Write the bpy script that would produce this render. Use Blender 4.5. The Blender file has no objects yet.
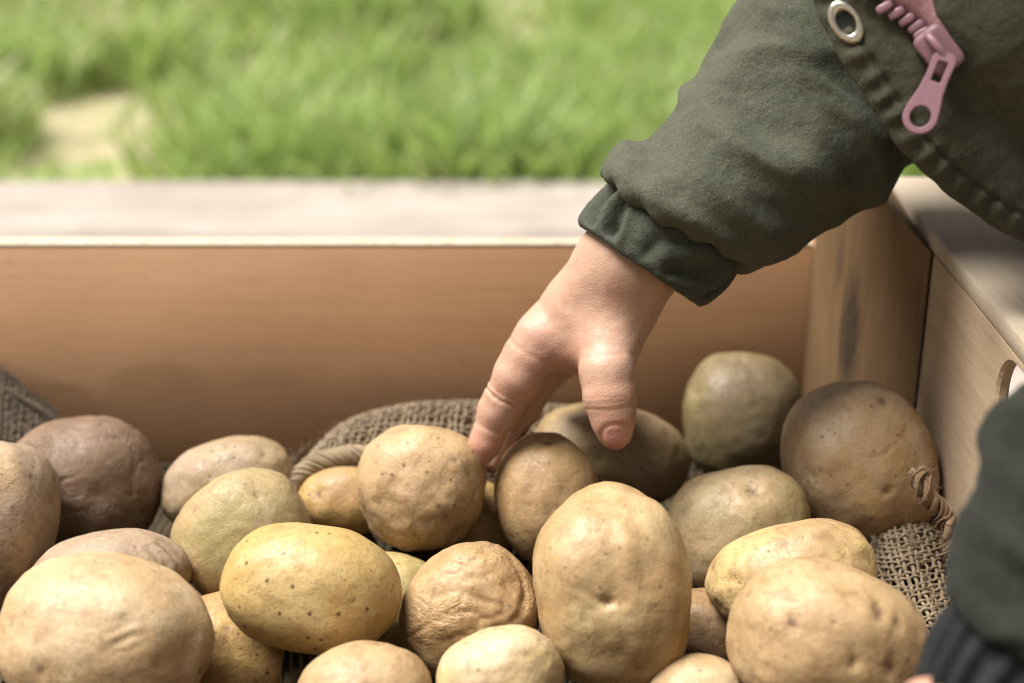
import bpy, math, random
import numpy as np
from mathutils import Vector

# ------------------------------------------------------------------ camera, light, exposure
sc = bpy.context.scene
COL = sc.collection
U = 0.0075                      # metres per model unit
TH = math.radians(22.2)
F = 1500.0
CAM = np.array([0.0, 0.0, 40.0])
FW = np.array([0.0, math.cos(TH), -math.sin(TH)])
UP = np.array([0.0, math.sin(TH), math.cos(TH)])
RT = np.array([1.0, 0.0, 0.0])

cam = bpy.data.cameras.new('camera')
camo = bpy.data.objects.new('camera', cam)
COL.objects.link(camo)
camo.location = Vector(CAM * U)
camo.rotation_euler = (math.radians(90 - 22.2), 0, 0)
cam.sensor_width = 36
cam.lens = F / 1024 * 36
cam.clip_start = 0.01
cam.clip_end = 400
cam.dof.use_dof = True
cam.dof.focus_distance = 54.5 * U
cam.dof.aperture_fstop = 7.2
sc.camera = camo

SUN_EL, SUN_AZ = 65.0, -86.0     # azimuth from +Y (away from the camera) towards +X
world = bpy.data.worlds.new('World')
sc.world = world
world.use_nodes = True
wn = world.node_tree
wn.nodes.clear()
wo = wn.nodes.new('ShaderNodeOutputWorld')
wb = wn.nodes.new('ShaderNodeBackground')
sky = wn.nodes.new('ShaderNodeTexSky')
sky.sky_type = 'NISHITA'
sky.sun_disc = False
sky.sun_elevation = math.radians(SUN_EL)
sky.sun_rotation = math.radians(SUN_AZ)
sky.dust_density = 4.0
hs = wn.nodes.new('ShaderNodeHueSaturation')
hs.inputs['Saturation'].default_value = 0.25
tint = wn.nodes.new('ShaderNodeMix')
tint.data_type = 'RGBA'
tint.blend_type = 'MULTIPLY'
tint.inputs[0].default_value = 1.0
tint.inputs[7].default_value = (1.0, 0.965, 0.92, 1)
wn.links.new(sky.outputs[0], hs.inputs['Color'])
wn.links.new(hs.outputs[0], tint.inputs[6])
wn.links.new(tint.outputs[2], wb.inputs[0])
wb.inputs[1].default_value = 0.05
wn.links.new(wb.outputs[0], wo.inputs[0])

sun = bpy.data.lights.new('sun', 'SUN')
suno = bpy.data.objects.new('sun', sun)
COL.objects.link(suno)
sun.energy = 5.0
sun.angle = math.radians(34)
sun.color = (1.0, 0.97, 0.93)
el, az = math.radians(SUN_EL), math.radians(SUN_AZ)
sd = Vector((math.sin(az) * math.cos(el), math.cos(az) * math.cos(el), math.sin(el)))
suno.rotation_euler = sd.to_track_quat('Z', 'Y').to_euler()

vs = sc.view_settings
vs.view_transform = 'Standard'
vs.look = 'None'
vs.gamma = 1
vs.use_curve_mapping = False
vs.exposure = 0.95
sc.render.engine = 'CYCLES'
sc.cycles.use_denoising = True
sc.cycles.max_bounces = 8
sc.cycles.pixel_filter_type = 'BLACKMAN_HARRIS'
sc.cycles.filter_width = 1.1
sc.cycles.diffuse_bounces = 4
sc.cycles.transmission_bounces = 4

# ------------------------------------------------------------------ helpers
rng = np.random.default_rng(11)
random.seed(5)


def ray(px, py):
    return RT * ((px - 512) / F) + UP * ((341.5 - py) / F) + FW


def W(px, py, t):
    return CAM + ray(px, py) * t


def smooth01(x):
    x = np.clip(x, 0, 1)
    return x * x * (3 - 2 * x)


_P = np.random.default_rng(3).permutation(256)
_P = np.concatenate([_P, _P, _P])
_G = np.random.default_rng(4).normal(size=(256, 3))
_G /= np.linalg.norm(_G, axis=1)[:, None]


def noise(p, seed=0.0):
    """gradient noise, about -1..1; p (...,3)"""
    p = np.asarray(p, float) + seed * 17.31
    i = np.floor(p).astype(int)
    f = p - i
    i = i & 255
    w = f * f * f * (f * (f * 6 - 15) + 10)
    out = 0
    for dx in (0, 1):
        for dy in (0, 1):
            for dz in (0, 1):
                h = _P[_P[_P[i[..., 0] + dx] + i[..., 1] + dy] + i[..., 2] + dz]
                g = _G[h]
                d = f - np.array([dx, dy, dz])
                ww = (w[..., 0] if dx else 1 - w[..., 0]) * (w[..., 1] if dy else 1 - w[..., 1]) * (w[..., 2] if dz else 1 - w[..., 2])
                out = out + ww * (g * d).sum(-1)
    return out * 1.5


def fbm(p, seed=0.0, octv=3):
    s, a, r = 0, 1.0, 0
    p = np.asarray(p, float)
    for k in range(octv):
        r = r + a * noise(p * 2 ** k, seed + k * 3.7)
        a *= 0.5
    return r


def set_props(o, label=None, cat=None, group=None, kind=None):
    for k, v in (('label', label), ('category', cat), ('group', group), ('kind', kind)):
        if v:
            o[k] = v
    return o


ORG = {}


def mesh_obj(name, v, faces, mat, parent=None, org=None, smooth=True, uv=None, attrs=None, **props):
    """v in model units, world frame; origin at org (model units)"""
    v = np.asarray(v, float)
    if org is None:
        org = np.array([v[:, 0].mean(), v[:, 1].mean(), v[:, 2].min()])
    org = np.asarray(org, float)
    me = bpy.data.meshes.new(name)
    loc = (v - org) * U
    if isinstance(faces, np.ndarray):
        n, k = faces.shape
        me.vertices.add(len(v))
        me.vertices.foreach_set('co', loc.astype(np.float32).ravel())
        me.loops.add(n * k)
        me.loops.foreach_set('vertex_index', faces.astype(np.int32).ravel())
        me.polygons.add(n)
        me.polygons.foreach_set('loop_start', np.arange(0, n * k, k, dtype=np.int32))
        me.update(calc_edges=True)
        me.validate()
    else:
        me.from_pydata([tuple(q) for q in loc], [], [tuple(int(i) for i in f) for f in faces])
        me.update()
    me.polygons.foreach_set('use_smooth', np.full(len(me.polygons), bool(smooth)))
    if uv is not None:
        li = np.zeros(len(me.loops), np.int32)
        me.loops.foreach_get('vertex_index', li)
        ul = me.uv_layers.new(name='UVMap')
        ul.data.foreach_set('uv', np.asarray(uv, np.float32)[li].ravel())
    for an, av in (attrs or {}).items():
        a = me.attributes.new(an, 'FLOAT', 'POINT')
        a.data.foreach_set('value', np.asarray(av, np.float32))
    if mat:
        me.materials.append(mat)
    o = bpy.data.objects.new(name, me)
    COL.objects.link(o)
    ORG[o.name] = org
    if parent is not None:
        o.parent = parent
        o.location = Vector((org - ORG[parent.name]) * U)
    else:
        o.location = Vector(org * U)
    return set_props(o, **props)


def empty(name, org, **props):
    o = bpy.data.objects.new(name, None)
    COL.objects.link(o)
    o.empty_display_size = 0.02
    o.location = Vector(np.asarray(org, float) * U)
    ORG[o.name] = np.asarray(org, float)
    return set_props(o, **props)


class MB:
    def __init__(s):
        s.v, s.f, s.n = [], [], 0

    def add(s, v, f):
        v = np.asarray(v, float)
        s.v.append(v)
        s.f += [[i + s.n for i in q] for q in f]
        s.n += len(v)

    def prism(s, poly, z0, z1, bev=0.0):
        """vertical prism from plan polygon [(x,y)..] counter-clockwise"""
        n = len(poly)
        v = [(x, y, z0) for x, y in poly] + [(x, y, z1) for x, y in poly]
        f = [[(i), (i + 1) % n, n + (i + 1) % n, n + i] for i in range(n)]
        f += [list(range(n))[::-1], list(range(n, 2 * n))]
        s.add(v, f)

    def box(s, lo, hi, bev=0.12):
        lo, hi = np.array(lo, float), np.array(hi, float)
        b = min(bev, *(0.4 * (hi - lo)))
        v, idx = [], {}
        for sx in (0, 1):
            for sy in (0, 1):
                for sz in (0, 1):
                    c = np.where([sx, sy, sz], hi, lo)
                    d = np.where([sx, sy, sz], -b, b)
                    for ax in range(3):
                        p = c + d
                        p[ax] = c[ax]
                        idx[(sx, sy, sz, ax)] = len(v)
                        v.append(p)
        f = []
        for ax in range(3):
            a1, a2 = (ax + 1) % 3, (ax + 2) % 3
            for sg in (0, 1):
                q = []
                for u, w in ((0, 0), (1, 0), (1, 1), (0, 1)):
                    k = [0, 0, 0]
                    k[ax], k[a1], k[a2] = sg, u, w
                    q.append(idx[(*k, ax)])
                f.append(q if sg else q[::-1])
        for ax in range(3):            # edge bevels
            a1, a2 = (ax + 1) % 3, (ax + 2) % 3
            for u in (0, 1):
                for w in (0, 1):
                    k0, k1 = [0, 0, 0], [0, 0, 0]
                    k0[a1] = k1[a1] = u
                    k0[a2] = k1[a2] = w
                    k0[ax], k1[ax] = 0, 1
                    q = [idx[(*k0, a1)], idx[(*k1, a1)], idx[(*k1, a2)], idx[(*k0, a2)]]
                    f.append(q)
        for sx in (0, 1):
            for sy in (0, 1):
                for sz in (0, 1):
                    f.append([idx[(sx, sy, sz, a)] for a in range(3)])
        s.add(v, f)

    def tube(s, pts, rad, sides=6, cap=True):
        v, f = tube_geo(pts, rad, sides, cap)
        s.add(v, f)

    def build(s, name, mat, parent=None, fixn=True, **kw):
        o = mesh_obj(name, np.concatenate(s.v), s.f, mat, parent, **kw)
        if fixn:
            import bmesh
            bm = bmesh.new()
            bm.from_mesh(o.data)
            bmesh.ops.recalc_face_normals(bm, faces=bm.faces)
            bm.to_mesh(o.data)
            bm.free()
        return o


def tube_geo(pts, rad, sides=6, cap=True):
    pts = np.asarray(pts, float)
    n = len(pts)
    rad = np.broadcast_to(np.asarray(rad, float), (n,))
    tg = np.gradient(pts, axis=0)
    tg /= np.linalg.norm(tg, axis=1)[:, None] + 1e-9
    ref = np.array([0.31, 0.47, 0.83])
    if abs(tg[0] @ ref) > 0.9:
        ref = np.array([0.9, -0.3, 0.1])
    a = np.cross(tg, ref)
    a /= np.linalg.norm(a, axis=1)[:, None] + 1e-9
    b = np.cross(tg, a)
    an = np.arange(sides) / sides * 2 * math.pi
    v = pts[:, None, :] + rad[:, None, None] * (np.cos(an)[None, :, None] * a[:, None, :] + np.sin(an)[None, :, None] * b[:, None, :])
    f = []
    for i in range(n - 1):
        for k in range(sides):
            k2 = (k + 1) % sides
            f.append([i * sides + k, i * sides + k2, (i + 1) * sides + k2, (i + 1) * sides + k])
    if cap:
        f.append(list(range(sides))[::-1])
        f.append([(n - 1) * sides + k for k in range(sides)])
    return v.reshape(-1, 3), f


def crspline(P, n):
    """Catmull-Rom resample of rows of P to n rows"""
    P = np.asarray(P, float)
    m = len(P)
    x = np.linspace(0, m - 1, n)
    i = np.clip(np.floor(x).astype(int), 0, m - 2)
    t = (x - i).reshape((-1,) + (1,) * (P.ndim - 1))
    Q = np.concatenate([[2 * P[0] - P[1]], P, [2 * P[-1] - P[-2]]])
    p0, p1, p2, p3 = Q[i], Q[i + 1], Q[i + 2], Q[i + 3]
    return 0.5 * (2 * p1 + (p2 - p0) * t + (2 * p0 - 5 * p1 + 4 * p2 - p3) * t ** 2 + (3 * p1 - p0 - 3 * p2 + p3) * t ** 3)


def grid_faces(n, m, closed):
    i, j = np.meshgrid(np.arange(n - 1), np.arange(m if closed else m - 1), indexing='ij')
    j2 = (j + 1) % m
    return np.stack([i * m + j, i * m + j2, (i + 1) * m + j2, (i + 1) * m + j], -1).reshape(-1, 4)


def grid_normals(G, closed):
    if closed:
        du = np.roll(G, -1, 1) - np.roll(G, 1, 1)
    else:
        du = np.gradient(G, axis=1)
    dv = np.gradient(G, axis=0)
    n = np.cross(du, dv)
    return n / (np.linalg.norm(n, axis=2)[..., None] + 1e-9)


def surface_nets(fn, lo, hi, h):
    lo, hi = np.asarray(lo, float), np.asarray(hi, float)
    ns = np.ceil((hi - lo) / h).astype(int) + 1
    ax = [lo[k] + np.arange(ns[k]) * h for k in range(3)]
    V = np.empty(ns)
    for i in range(0, ns[0], 24):
        X, Y, Z = np.meshgrid(ax[0][i:i + 24], ax[1], ax[2], indexing='ij')
        V[i:i + 24] = fn(np.stack([X, Y, Z], -1))
    S = V < 0
    c = sum(S[dx:ns[0] - 1 + dx, dy:ns[1] - 1 + dy, dz:ns[2] - 1 + dz].astype(np.int8) for dx in (0, 1) for dy in (0, 1) for dz in (0, 1))
    act = (c > 0) & (c < 8)
    I = np.argwhere(act)
    idx = -np.ones(act.shape, int)
    idx[act] = np.arange(len(I))
    acc = np.zeros((len(I), 3))
    cnt = np.zeros(len(I))
    cor = [(a, b, d) for a in (0, 1) for b in (0, 1) for d in (0, 1)]
    for a in cor:
        for b in cor:
            if sum(abs(x - y) for x, y in zip(a, b)) == 1 and a < b:
                va, vb = V[tuple((I + a).T)], V[tuple((I + b).T)]
                m = (va < 0) != (vb < 0)
                t = np.where(m, va / np.where(m, va - vb, 1), 0)
                p = np.array(a) + t[:, None] * (np.array(b) - np.array(a))
                acc[m] += p[m]
                cnt[m] += 1
    vert = lo + (I + acc / cnt[:, None]) * h
    F_ = []
    for axn in range(3):
        o1, o2 = (axn + 1) % 3, (axn + 2) % 3
        sl0 = [slice(None)] * 3
        sl1 = [slice(None)] * 3
        sl0[axn], sl1[axn] = slice(0, -1), slice(1, None)
        ch = S[tuple(sl0)] != S[tuple(sl1)]
        E_ = np.argwhere(ch)
        E_ = E_[(E_[:, o1] > 0) & (E_[:, o2] > 0) & (E_[:, o1] < ns[o1] - 1) & (E_[:, o2] < ns[o2] - 1)]
        e1, e2 = np.eye(3, dtype=int)[o1], np.eye(3, dtype=int)[o2]
        q = np.stack([idx[tuple((E_ - e1 - e2).T)], idx[tuple((E_ - e2).T)], idx[tuple(E_.T)], idx[tuple((E_ - e1).T)]], 1)
        flip = ~S[tuple(E_.T)]
        q[flip] = q[flip][:, ::-1]
        F_.append(q)
    return vert, np.concatenate(F_)


def icosphere(sub):
    import bmesh
    bm = bmesh.new()
    bmesh.ops.create_icosphere(bm, subdivisions=sub, radius=1.0)
    v = np.array([q.co[:] for q in bm.verts])
    f = np.array([[w.index for w in p.verts] for p in bm.faces])
    bm.free()
    return v / np.linalg.norm(v, axis=1)[:, None], f


# ------------------------------------------------------------------ materials
class NT:
    """small node-tree writer"""

    def __init__(s, name):
        s.m = bpy.data.materials.new(name)
        s.m.use_nodes = True
        s.t = s.m.node_tree
        s.t.nodes.clear()
        s.out = s.t.nodes.new('ShaderNodeOutputMaterial')
        s.b = s.t.nodes.new('ShaderNodeBsdfPrincipled')
        s.t.links.new(s.b.outputs[0], s.out.inputs[0])

    def n(s, typ, **kw):
        nd = s.t.nodes.new('ShaderNode' + typ)
        for k, v in kw.items():
            setattr(nd, k, v)
        return nd

    def put(s, sock, val):
        if isinstance(val, bpy.types.NodeSocket):
            s.t.links.new(val, sock)
        else:
            if hasattr(sock, 'default_value') and isinstance(val, tuple) and len(val) == 3 and sock.type == 'RGBA':
                val = (*val, 1)
            sock.default_value = val

    def coord(s, scale=(1, 1, 1), loc=(0, 0, 0), which='Object', rot=(0, 0, 0)):
        tc = s.n('TexCoord')
        mp = s.n('Mapping')
        s.t.links.new(tc.outputs[which], mp.inputs[0])
        k = (1 / U) if which == 'Object' else 1
        mp.inputs['Scale'].default_value = tuple(k * q for q in scale)
        mp.inputs['Location'].default_value = loc
        mp.inputs['Rotation'].default_value = rot
        return mp.outputs[0]

    def noise(s, co, scale, detail=3, rough=0.5, dist=0.0):
        nd = s.n('TexNoise')
        s.t.links.new(co, nd.inputs['Vector'])
        nd.inputs['Scale'].default_value = scale
        nd.inputs['Detail'].default_value = detail
        nd.inputs['Roughness'].default_value = rough
        nd.inputs['Distortion'].default_value = dist
        return nd.outputs['Fac']

    def voro(s, co, scale, feature='F1', out='Distance', rnd=1.0):
        nd = s.n('TexVoronoi', feature=feature)
        s.t.links.new(co, nd.inputs['Vector'])
        nd.inputs['Scale'].default_value = scale
        nd.inputs['Randomness'].default_value = rnd
        return nd.outputs[out]

    def ramp(s, fac, a, b, lo=0.0, hi=1.0):
        nd = s.n('MapRange', interpolation_type='SMOOTHSTEP')
        s.put(nd.inputs['Value'], fac)
        nd.inputs['From Min'].default_value = a
        nd.inputs['From Max'].default_value = b
        nd.inputs['To Min'].default_value = lo
        nd.inputs['To Max'].default_value = hi
        return nd.outputs[0]

    def mix(s, fac, a, b, blend='MIX'):
        nd = s.n('Mix', data_type='RGBA', blend_type=blend)
        s.put(nd.inputs[0], fac)
        s.put(nd.inputs[6], a)
        s.put(nd.inputs[7], b)
        return nd.outputs[2]

    def math(s, op, a, b=0.0):
        nd = s.n('Math', operation=op)
        s.put(nd.inputs[0], a)
        s.put(nd.inputs[1], b)
        return nd.outputs[0]

    def attr(s, name):
        nd = s.n('Attribute', attribute_name=name)
        return nd.outputs['Fac']

    def bump(s, h, strength, dist, prev=None):
        nd = s.n('Bump')
        s.put(nd.inputs['Height'], h)
        nd.inputs['Strength'].default_value = strength
        nd.inputs['Distance'].default_value = dist * U
        if prev is not None:
            s.t.links.new(prev, nd.inputs['Normal'])
        return nd.outputs[0]

    def fin(s, color=None, rough=None, normal=None, **kw):
        if color is not None:
            s.put(s.b.inputs['Base Color'], color)
        if rough is not None:
            s.put(s.b.inputs['Roughness'], rough)
        if normal is not None:
            s.t.links.new(normal, s.b.inputs['Normal'])
        for k, v in kw.items():
            s.put(s.b.inputs[k.replace('_', ' ')], v)
        return s.m


def mat_wood(name, light, dark, grain_axis=0, grain=1.0, stain=None, rough=0.65, seed=0.0, fib=0.5):
    t = NT(name)
    sc3 = [1.0, 1.0, 1.0]
    sc3[grain_axis] = 0.05
    co = t.coord(tuple(sc3), (seed, seed * 2, seed * 3))
    co2 = t.coord((1, 1, 1), (seed, 0, 0))
    a = t.noise(co, 1.3 * grain, 5, 0.6, 0.4)
    b = t.noise(co, 7.0 * grain, 4, 0.65)
    c = t.noise(co, 20.0 * grain, 2, 0.6)
    big = t.noise(co2, 0.12, 3, 0.5)
    col = t.mix(t.ramp(a, 0.35, 0.68), light, dark)
    col = t.mix(t.ramp(b, 0.5, 0.75, 0, 0.45), col, tuple(q * 0.72 for q in dark))
    col = t.mix(t.ramp(big, 0.35, 0.7, 0, 0.5), col, tuple(q * 1.12 for q in light))
    spk = t.noise(co2, 3.0, 2, 0.5)
    col = t.mix(t.ramp(spk, 0.68, 0.78, 0, 0.5), col, tuple(q * 0.55 for q in dark))
    if stain is not None:
        for (loc, scl, scol, amt) in stain:
            cs = t.coord(tuple(1 / q for q in scl), tuple(-l / q for l, q in zip(loc, scl)))
            ln = t.n('VectorMath', operation='LENGTH')
            t.t.links.new(cs, ln.inputs[0])
            d = t.math('ADD', ln.outputs['Value'], t.math('MULTIPLY', t.noise(co, 3.0, 4, 0.6), 0.9))
            col = t.mix(t.math('MULTIPLY', t.ramp(d, 0.75, 1.35, amt, 0.0), t.ramp(b, 0.3, 0.6, 0.35, 1.0)), col, scol)
    h = t.math('ADD', t.math('MULTIPLY', b, 0.6), t.math('MULTIPLY', c, 0.5))
    nm = t.bump(h, fib, 0.06)
    return t.fin(col, rough, nm, Specular_IOR_Level=0.3)


def mat_fabric(name, c1, c2, bump=0.5, rough=0.9, scale=1.0):
    t = NT(name)
    co = t.coord()
    uv = t.coord((1, 1, 1), which='UV')
    f = t.noise(co, 13.0 * scale, 3, 0.7)
    big = t.noise(co, 0.5, 3, 0.6)
    mid = t.noise(co, 2.2, 3, 0.6)
    w = t.n('TexWave', wave_type='BANDS', bands_direction='DIAGONAL')
    t.t.links.new(uv, w.inputs[0])
    w.inputs['Scale'].default_value = 11.0 * scale
    w.inputs['Distortion'].default_value = 1.2
    w.inputs['Detail'].default_value = 2
    w.inputs['Detail Scale'].default_value = 3
    col = t.mix(t.ramp(big, 0.35, 0.65), c1, c2)
    col = t.mix(t.ramp(f, 0.38, 0.72, 0, 0.42), col, tuple(q * 2.1 for q in c1))
    col = t.mix(t.ramp(mid, 0.45, 0.75, 0, 0.3), col, tuple(q * 0.7 for q in c2))
    h = t.math('ADD', t.math('MULTIPLY', f, 0.8), t.math('MULTIPLY', w.outputs['Fac'], 0.1))
    nm = t.bump(h, bump, 0.045)
    nm = t.bump(mid, 0.35, 0.25, nm)
    return t.fin(col, rough, nm, Sheen_Weight=0.04, Sheen_Roughness=0.5, Specular_IOR_Level=0.15)


def mat_skin():
    t = NT('child_skin')
    co = t.coord()
    n1 = t.noise(co, 0.55, 3, 0.55)
    n2 = t.noise(co, 3.0, 3, 0.6)
    col = t.mix(t.ramp(n1, 0.3, 0.7), (0.40, 0.245, 0.168), (0.44, 0.28, 0.20))
    col = t.mix(t.ramp(n2, 0.45, 0.75, 0, 0.35), col, (0.36, 0.16, 0.108))
    col = t.mix(t.ramp(t.noise(co, 8.0, 3, 0.65), 0.5, 0.75, 0, 0.3), col, (0.33, 0.15, 0.10))
    col = t.mix(t.math('MULTIPLY', t.attr('flush'), 0.75), col, (0.40, 0.135, 0.095))
    col = t.mix(t.math('MULTIPLY', t.attr('nail'), 0.7), col, (0.47, 0.24, 0.19))
    v = t.voro(co, 11.0)
    nm = t.bump(v, 0.17, 0.05)
    nm = t.bump(t.noise(co, 20.0, 3, 0.65), 0.28, 0.03, nm)
    rough = t.ramp(t.attr('nail'), 0, 1, 0.5, 0.32)
    m = t.fin(col, rough, nm, Subsurface_Weight=0.25, Subsurface_Scale=0.22 * U, Specular_IOR_Level=0.36)
    t.b.inputs['Subsurface Radius'].default_value = (1.0, 0.35, 0.2)
    return m


def mat_potato(name, base, alt, seed, dirt=0.35, dirtcol=(0.12, 0.07, 0.035), speck=0.5, wrinkle=0.0, green=0.0, rough=0.5, dust=0.2, wscale=1.0):
    t = NT(name)
    co = t.coord((1, 1, 1), (seed * 3.1, seed * 7.7, seed * 1.3))
    wob = t.n('Mix', data_type='VECTOR')
    nz = t.n('TexNoise')
    t.t.links.new(co, nz.inputs['Vector'])
    nz.inputs['Scale'].default_value = 1.1
    wob.inputs[0].default_value = 0.25
    t.t.links.new(co, wob.inputs[4])
    t.t.links.new(nz.outputs['Color'], wob.inputs[5])
    cw = wob.outputs[1]
    n1 = t.noise(co, 0.38, 4, 0.6, 0.3)
    n2 = t.noise(co, 1.3, 5, 0.65, 0.4)
    n3 = t.noise(co, 6.0, 4, 0.7)
    n4 = t.noise(co, 22.0, 2, 0.6)
    col = t.mix(t.ramp(n1, 0.35, 0.65), base, alt)
    if green:
        col = t.mix(t.ramp(t.noise(co, 0.3, 2, 0.5), 0.48, 0.66, 0, green), col, (0.22, 0.205, 0.065))
    # scurf: pale brown netting over the skin
    col = t.mix(t.ramp(n2, 0.47, 0.66, 0, 0.6), col, (base[0] * 0.66, base[1] * 0.58, base[2] * 0.52))
    col = t.mix(t.ramp(n3, 0.50, 0.74, 0, 0.55), col, (base[0] * 0.52, base[1] * 0.44, base[2] * 0.38))
    col = t.mix(t.ramp(t.noise(co, 14.0, 3, 0.7), 0.52, 0.72, 0, 0.45), col, (base[0] * 0.5, base[1] * 0.42, base[2] * 0.35))
    pale = t.noise(co, 2.2, 5, 0.75, 0.5)
    col = t.mix(t.ramp(pale, 0.56, 0.7, 0, 0.4), col, tuple(min(0.5, q * 1.22 + 0.015) for q in base))
    # dry pale soil dust
    d2 = t.noise(co, 0.7, 5, 0.7, 0.6)
    col = t.mix(t.math('MULTIPLY', t.ramp(d2, 0.52, 0.72, 0, dust), t.ramp(n3, 0.3, 0.6)), col, (0.36, 0.30, 0.235))
    # dirt patches
    dn = t.noise(cw, 0.55, 5, 0.72, 0.8)
    dm = t.math('MULTIPLY', t.ramp(dn, 0.57, 0.72, 0, dirt), t.ramp(n3, 0.35, 0.62, 0.25, 1))
    col = t.mix(dm, col, dirtcol)
    # small flaking scabs with a crisp outline
    sb = t.noise(co, 1.7, 7, 0.78, 0.3)
    col = t.mix(t.ramp(sb, 0.615, 0.645, 0, 0.5), col, (base[0] * 0.5, base[1] * 0.42, base[2] * 0.36))
    # lenticels
    vs_ = t.voro(cw, 2.9)
    cell = t.voro(cw, 2.9, out='Color')
    sep = t.n('SeparateColor')
    t.t.links.new(cell, sep.inputs[0])
    keep = t.ramp(sep.outputs[0], 0.42, 0.55)
    rad = t.ramp(t.math('ADD', vs_, t.math('MULTIPLY', t.math('SUBTRACT', n4, 0.5), 0.16)), 0.11, 0.22, 1, 0)
    sp = t.math('MULTIPLY', t.math('MULTIPLY', rad, keep), speck)
    col = t.mix(sp, col, (0.10, 0.05, 0.025))
    v2 = t.voro(cw, 6.5)
    c2 = t.voro(cw, 6.5, out='Color')
    sep2 = t.n('SeparateColor')
    t.t.links.new(c2, sep2.inputs[0])
    sp2 = t.math('MULTIPLY', t.math('MULTIPLY', t.ramp(v2, 0.10, 0.26, 1, 0), t.ramp(sep2.outputs[1], 0.5, 0.65)), speck * 0.8)
    col = t.mix(sp2, col, (0.19, 0.10, 0.05))
    # eyes and scars from the mesh
    e = t.attr('eye')
    col = t.mix(t.math('MULTIPLY', e, 0.85), col, (0.085, 0.045, 0.025))
    sca = t.attr('scurf')
    col = t.mix(t.math('MULTIPLY', t.ramp(sca, 0.1, 0.6), t.ramp(t.noise(co, 4.0, 4, 0.75), 0.46, 0.58, 0.0, 0.85)), col, (0.16, 0.095, 0.055))
    nm = t.bump(n4, 0.26, 0.04)
    nm = t.bump(n3, 0.27, 0.08, nm)
    nm = t.bump(n2, 0.26, 0.2, nm)
    nm = t.bump(sp, -0.35, 0.05, nm)
    if wrinkle:
        cs = t.coord((1, 1, 2.1), (seed * 2, seed, 0), rot=(0.4, 0.7, seed))
        nw = t.noise(cs, 0.9 * wscale, 4, 0.55, 1.4)
        ridge = t.math('ABSOLUTE', t.math('SUBTRACT', nw, 0.5))
        nw2 = t.noise(cs, 2.4 * wscale, 3, 0.55, 1.0)
        r2 = t.math('ABSOLUTE', t.math('SUBTRACT', nw2, 0.5))
        h = t.math('ADD', t.ramp(ridge, 0.0, 0.09), t.math('MULTIPLY', t.ramp(r2, 0.0, 0.10), 0.6))
        wm = t.ramp(t.noise(co, 0.42, 3, 0.55), 0.45, 0.62, 0.04, 1.0)
        nm = t.bump(t.math('MULTIPLY', h, wm), 0.62 * wrinkle, 0.12, nm)
    r = t.ramp(n3, 0.3, 0.75, rough - 0.12, rough + 0.16)
    m = t.fin(col, r, nm, Specular_IOR_Level=0.38, Subsurface_Weight=0.06, Subsurface_Scale=0.25 * U)
    t.b.inputs['Subsurface Radius'].default_value = (1.0, 0.6, 0.25)
    return m


def mat_plain(name, col, rough=0.5, metallic=0.0, bumpn=0.0, **kw):
    t = NT(name)
    co = t.coord()
    n = t.noise(co, 5.0, 4, 0.65)
    c = t.mix(t.ramp(n, 0.4, 0.75, 0, 0.5), col, tuple(q * 0.7 for q in col))
    nm = t.bump(n, bumpn, 0.05) if bumpn else None
    t.b.inputs['Metallic'].default_value = metallic
    return t.fin(c, t.ramp(n, 0.3, 0.7, rough - 0.06, rough + 0.08), nm, **kw)


def mat_jute(name, c1, c2):
    t = NT(name)
    co = t.coord()
    a = t.noise(co, 1.4, 3, 0.6)
    b = t.noise(co, 14.0, 3, 0.7)
    col = t.mix(t.ramp(a, 0.35, 0.65), c1, c2)
    col = t.mix(t.ramp(b, 0.45, 0.75, 0, 0.6), col, tuple(q * 0.45 for q in c2))
    return t.fin(col, 0.9, t.bump(b, 0.7, 0.06), Specular_IOR_Level=0.15, Sheen_Weight=0.15)


# ------------------------------------------------------------------ setting: ground, lawn, deck
def mat_ground():
    t = NT('lawn_soil')
    co = t.coord()
    a = t.noise(co, 0.05, 5, 0.65, 0.4)
    b = t.noise(co, 0.5, 4, 0.7)
    col = t.mix(t.ramp(a, 0.38, 0.62), (0.16, 0.20, 0.05), (0.34, 0.27, 0.17))
    col = t.mix(t.ramp(b, 0.45, 0.7, 0, 0.6), col, (0.42, 0.36, 0.26))
    return t.fin(col, 0.95, t.bump(b, 0.6, 0.8))


GZ = -7.0
g = 20000.0
mesh_obj('ground', [(-g, -g, GZ), (g, -g, GZ), (g, g, GZ), (-g, g, GZ)], [(0, 1, 2, 3)], mat_ground(), org=(0, 0, GZ), smooth=False, kind='structure')


def mat_grass():
    t = NT('grass_blade')
    v = t.attr('tone')
    col = t.mix(t.ramp(v, 0.0, 0.5), (0.19, 0.255, 0.068), (0.335, 0.42, 0.15))
    col = t.mix(t.ramp(v, 0.5, 0.93), col, (0.48, 0.58, 0.23))
    col = t.mix(t.ramp(v, 0.93, 1.0), col, (0.50, 0.42, 0.29))
    m = t.fin(col, 0.45, None, Specular_IOR_Level=0.35)
    tr = t.n('BsdfTranslucent')
    t.put(tr.inputs['Color'], t.mix(0.5, col, (0.40, 0.56, 0.11)))
    ms = t.n('MixShader')
    ms.inputs[0].default_value = 0.42
    t.t.links.new(t.b.outputs[0], ms.inputs[1])
    t.t.links.new(tr.outputs[0], ms.inputs[2])
    t.t.links.new(ms.outputs[0], t.out.inputs[0])
    return m


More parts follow.
